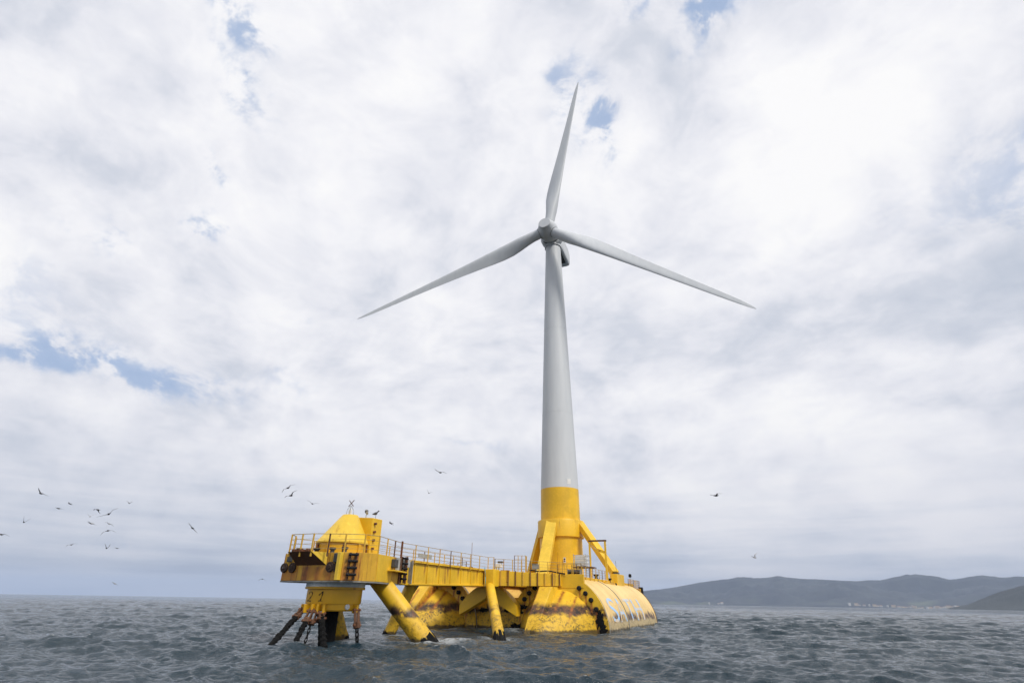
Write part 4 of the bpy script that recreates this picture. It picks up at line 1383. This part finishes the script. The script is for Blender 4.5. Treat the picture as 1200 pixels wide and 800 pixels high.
# blades
def blade(k):
    t = PH + k * 2 * math.pi / 3
    d = math.cos(t) * UPV + math.sin(t) * S_
    d = (d * math.cos(CONE) + AX * math.sin(CONE)).normalized()
    # direction of turning (clockwise seen from the front)
    lead = (-math.sin(t) * UPV + math.cos(t) * S_)
    lead = (lead - d * lead.dot(d)).normalized()
    wnd = d.cross(lead)
    if wnd.dot(AX) < 0: wnd = -wnd
    rs = np.array([1.7, 2.6, 3.6, 5, 7, 9, 11.5, 14, 18, 23, 28, 33, 38, 42, 45, 46.8, 47.6, 48.0])
    chord = np.interp(rs, [1.7, 3.6, 5, 7, 9, 11.5, 14, 18, 23, 28, 33, 38, 42, 45, 46.8, 47.6, 48.0], [2.2, 2.25, 2.5, 3.05, 3.45, 3.5, 3.3, 2.85, 2.35, 1.95, 1.6, 1.3, 1.05, 0.8, 0.5, 0.28, 0.08])
    thick = np.interp(rs, [1.7, 3.6, 5, 7, 9, 12, 16, 23, 33, 48], [1.0, 0.98, 0.8, 0.55, 0.42, 0.34, 0.28, 0.23, 0.2, 0.18])
    twist = np.interp(rs, [1.7, 4, 9, 16, 26, 38, 48], [16, 16, 13, 8.5, 4, 1, -1])
    rnd = np.interp(rs, [1.7, 3.6, 8, 10], [1, 0.95, 0.2, 0])
    n = 28
    v = []
    for r_, c_, th_, tw_, rd in zip(rs, chord, thick, twist, rnd):
        a_ = R(tw_ + 2)
        for j in range(n):
            q = 2 * math.pi * j / n
            xc = 0.5 * (1 + math.cos(q))               # 1 trailing .. 0 leading
            yt = 5 * th_ * (0.2969 * math.sqrt(xc) - 0.126 * xc - 0.3516 * xc ** 2 + 0.2843 * xc ** 3 - 0.1015 * xc ** 4)
            ya = math.copysign(yt, math.sin(q)) + 0.03 * (1 - (2 * xc - 1) ** 2)
            xa = 0.30 - xc                              # + towards the leading edge
            xr, yr = -0.5 * math.cos(q), 0.5 * math.sin(q)
            X_ = (xa * (1 - rd) + xr * rd) * c_
            Y_ = (ya * (1 - rd) + yr * rd) * c_
            lead_off = X_ * math.cos(a_) - Y_ * math.sin(a_) * -1 * 0
            wx = X_ * math.cos(a_) + Y_ * math.sin(a_)
            wy = X_ * math.sin(a_) - Y_ * math.cos(a_)
            v.append(hub_l + d * r_ + lead * wx + wnd * wy)
    f = [(i * n + j, i * n + (j + 1) % n, (i + 1) * n + (j + 1) % n, (i + 1) * n + j) for i in range(len(rs) - 1) for j in range(n)]
    f += [tuple(range(n - 1, -1, -1)), tuple(range((len(rs) - 1) * n, len(rs) * n))]
    mb = MB().add(v, f, True)
    B_ = mb.build('blade', M['turbine'], wt)
    c0 = hub_l + d * 1.75
    MB().lathe([(1.12, -.25), (1.26, -.2), (1.26, .22), (1.12, .27)], c0, d, 40).build('root_collar', M['turbine'], B_)
    MB().lathe([(1.10, .28), (1.15, .28), (1.15, .34), (1.10, .34)], c0, d, 40).build('root_gap', M['turbinedark'], B_)


for k in range(3): blade(k)

# ------------------------------------------------------------------ gulls
GULL = [simple('dark_gull', (0.016, 0.015, 0.016), 0.8, 0, 0.4, 9), simple('grey_gull', (0.09, 0.09, 0.10), 0.8, 0, 0.4, 9), simple('pale_gull', (0.42, 0.42, 0.43), 0.8, 0, 0.3, 9)]


def gull_mesh(up1, up2, sweep=0.1, up1b=None, up2b=None):
    """one continuous body; wing angles in degrees for the inner and the outer half of each wing"""
    up1b = up1 if up1b is None else up1b
    up2b = up2 if up2b is None else up2b
    n = 8
    ys = [0.33, 0.29, 0.22, 0.14, 0.06, -0.06, -0.16, -0.25, -0.36]      # beak .. tail along +Y
    rs = [0.008, 0.032, 0.048, 0.055, 0.075, 0.080, 0.060, 0.032, 0.05]
    zs = [0.0, 0.005, 0.012, 0.008, 0.0, -0.003, 0.0, 0.012, 0.02]
    v = []
    for y, r, z in zip(ys, rs, zs):
        for j in range(n):
            t = 2 * math.pi * (j + .5) / n
            fl_ = 0.25 if y < -0.3 else 1.0
            v.append(Vector((r * math.cos(t), y, z + r * math.sin(t) * fl_)))
    f = [tuple(range(n - 1, -1, -1)), tuple(range((len(ys) - 1) * n, len(ys) * n))]
    holes = {1: (n - 1), -1: (n // 2 - 1)}
    for k in range(len(ys) - 1):
        for j in range(n):
            if k in (3, 4) and j in holes.values(): continue
            f.append((k * n + j, k * n + (j + 1) % n, (k + 1) * n + (j + 1) % n, (k + 1) * n + j))
    for s in (1, -1):
        j0 = holes[s]; j1 = (j0 + 1) % n
        ju, jl = (j1, j0) if s == 1 else (j0, j1)
        loop = [3 * n + ju, 4 * n + ju, 5 * n + ju, 5 * n + jl, 4 * n + jl, 3 * n + jl]
        a1, a2 = (R(up1), R(up2)) if s == 1 else (R(up1b), R(up2b))
        base = Vector((s * 0.06, 0.03, 0.01))
        secs = []
        p = base
        for L_, an, ch_, sw in ((0.18, a1, 0.19, 0.03), (0.14, a1, 0.17, 0.05), (0.16, a2, 0.13, -0.05), (0.16, a2, 0.075, -0.10), (0.09, a2, 0.015, -0.07)):
            p = p + Vector((s * L_ * math.cos(an), sw * (1 + sweep * 3), L_ * math.sin(an)))
            up_ = Vector((-s * math.sin(an), 0, math.cos(an)))
            th_ = 0.014 if ch_ > 0.1 else 0.007
            secs.append([p + Vector((0, ch_ * .5, 0)) + up_ * th_ * .4, p + up_ * th_, p + Vector((0, -ch_ * .5, 0)) + up_ * th_ * .2,
                         p + Vector((0, -ch_ * .5, 0)) - up_ * th_ * .2, p - up_ * th_ * .6, p + Vector((0, ch_ * .5, 0)) - up_ * th_ * .4])
        prev = loop
        for sct in secs:
            o = len(v); v += sct
            cur = list(range(o, o + 6))
            for q in range(6):
                f.append((prev[q], prev[(q + 1) % 6], cur[(q + 1) % 6], cur[q]))
            prev = cur
        f.append(tuple(prev))
    return MB().add(v, f, True)


POSES = [gull_mesh(28, 8), gull_mesh(12, -22), gull_mesh(-14, -38), gull_mesh(48, 30), gull_mesh(8, -4, 0.2), gull_mesh(60, 66), gull_mesh(35, -5, 0.1, 10, 8)]
meshes = {}
# px, py, distance, pose, tone, heading, bank, size, label
BIRDS = [
    (48, 578, 70, 0, 1, 70, 25, 1.0, 'grey gull gliding highest and farthest left of the flock, one wing raised'),
    (68.5, 595.5, 95, 4, 0, 80, 0, 1.0, 'small dark gull side-on, wings level, below the highest left gull'),
    (82, 590, 115, 4, 1, 100, 10, 1.0, 'faint grey gull with flat wings just above the small dark side-on one'),
    (28, 611.5, 85, 5, 0, 30, 15, 1.0, 'black gull with both wings raised in a V near the left edge'),
    (1.5, 626, 75, 1, 0, 60, 0, 1.0, 'dark gull cut by the left edge of the view'),
    (114.5, 597, 90, 2, 0, 80, 10, 1.0, 'dark gull with drooping wings close left of the largest wing-up gull'),
    (127.5, 602, 62, 6, 0, 20, -32, 1.15, 'largest gull of the left flock, long wing swept up to the left'),
    (105.5, 605, 110, 3, 2, 40, 0, 1.0, 'pale gull with steep wings in the middle of the left flock'),
    (107, 613, 85, 4, 2, 85, 8, 1.1, 'pale gull gliding flat below the steep-winged pale one'),
    (128, 613.5, 90, 1, 2, 60, 14, 1.0, 'pale gull with bent wings right below the largest one'),
    (126.5, 621.5, 72, 2, 0, 35, -18, 1.0, 'dark gull with wings arched down, lowest of the middle group'),
    (83.5, 638, 105, 1, 1, 45, -20, 1.0, 'grey gull with hooked wing alone low on the left'),
    (125, 642, 95, 5, 0, 10, 0, 0.9, 'dark gull with upright wings close together, low beside a tiny one'),
    (137, 642, 130, 4, 0, 80, 0, 0.9, 'tiny dark gull right of the low one with upright wings'),
    (151.5, 589.5, 120, 3, 0, 5, 0, 0.9, 'tiny dark head-on gull right of the left flock'),
    (134.5, 683.5, 120, 4, 2, 70, 20, 1.0, 'pale gull flying lowest, just above the left horizon'),
    (225.5, 618.5, 72, 4, 0, 45, 38, 1.0, 'dark gull banking steeply, alone between the flock and the platform'),
    (337.5, 571.5, 66, 1, 0, 30, -40, 1.0, 'dark gull banking, upper of the pair above the bow deck'),
    (341, 580.5, 66, 0, 0, 40, -38, 1.0, 'dark gull banking, lower of the pair above the bow deck'),
    (366, 590, 75, 0, 1, 20, 10, 1.0, 'grey gull with wings in a shallow V, left of the lantern'),
    (307.5, 678, 120, 2, 0, 30, 0, 0.9, 'tiny dark gull low over the sea left of the bow deck'),
    (458.5, 613, 95, 4, 1, 75, 12, 1.0, 'grey gull gliding right of the cone housing'),
    (502.5, 577.5, 105, 3, 0, 10, 20, 0.9, 'small dark gull below the larger one left of the tower'),
    (516, 553.5, 72, 6, 0, 20, 14, 1.1, 'large dark gull, highest of all, left of the tower'),
    (839, 580.5, 66, 6, 0, 12, -6, 1.1, 'dark gull gliding in open sky right of the tower'),
    (884.5, 653, 95, 3, 2, 12, -20, 1.0, 'pale gull over the hills right of the tower'),
]
for px, py, dist, pose, tone, hdg, bank, size, label in BIRDS:
    key = (pose, tone)
    if key not in meshes:
        o = POSES[pose].build('gull', GULL[tone])
        meshes[key] = o.data
    else:
        o = bpy.data.objects.new('gull', meshes[key]); col.objects.link(o)
    o.location = at(px, py, dist)
    o.rotation_euler = (R(8), R(bank), R(hdg) + 0.15)
    o.scale = (size * 1.22,) * 3
    tag(o, label, 'gull', 'gulls flying round the platform')


def perched(u, v, z, hdg, label, tone):
    mb = MB()
    prof = [(-0.24, 0.015, 0.30), (-0.16, 0.05, 0.33), (-0.05, 0.095, 0.36), (0.06, 0.105, 0.38), (0.13, 0.08, 0.43), (0.16, 0.05, 0.49), (0.175, 0.055, 0.54), (0.19, 0.045, 0.58), (0.20, 0.01, 0.61)]
    n = 10
    vv = []
    for y, r, z_ in prof:
        for j in range(n):
            t = 2 * math.pi * j / n
            vv.append((r * math.cos(t), y + (0.0 if z_ < .45 else r * math.sin(t)), z_ + (r * math.sin(t) if z_ < .45 else 0)))
    f = [(k * n + j, k * n + (j + 1) % n, (k + 1) * n + (j + 1) % n, (k + 1) * n + j) for k in range(len(prof) - 1) for j in range(n)]
    f += [tuple(range(n - 1, -1, -1)), tuple(range((len(prof) - 1) * n, len(prof) * n))]
    mb.add(vv, f, True)
    mb.tube((0, .22, .56), (0, .31, .545), .018, .004, n=6)
    for s in (-1, 1): mb.tube((.035 * s, .03, .30), (.035 * s, .04, 0), .012, n=5)
    o = mb.build('gull', GULL[tone])
    o.location = W(u, v, z)
    o.rotation_euler = (0, 0, hdg)
    o.scale = (1.15,) * 3
    tag(o, label, 'gull', 'gulls perched on the housing')


perched(51.2, 0.5, 9.14, PRZ - 1.2, 'pale gull standing under the dark lamp on top of the housing', 2)
perched(51.1, 1.35, 9.06, PRZ + 0.6, 'grey gull standing at the outer end of the housing top', 1)

# ------------------------------------------------------------------ haze
hz = MB().box((-25500, -25500, -19), (25500, 25500, 640))
HZO = hz.build('haze', M['white'])
m_ = bpy.data.materials.new('sea_haze')
m_.use_nodes = True
t_ = m_.node_tree
t_.nodes.clear()
pv = t_.nodes.new('ShaderNodeVolumePrincipled')
pv.inputs['Color'].default_value = (0.57, 0.69, 0.91, 1)
pv.inputs['Density'].default_value = 6.2e-5
pv.inputs['Anisotropy'].default_value = 0.0
o_ = t_.nodes.new('ShaderNodeOutputMaterial')
t_.links.new(pv.outputs[0], o_.inputs['Volume'])
HZO.data.materials.clear()
HZO.data.materials.append(m_)
tag(HZO, kind='stuff')
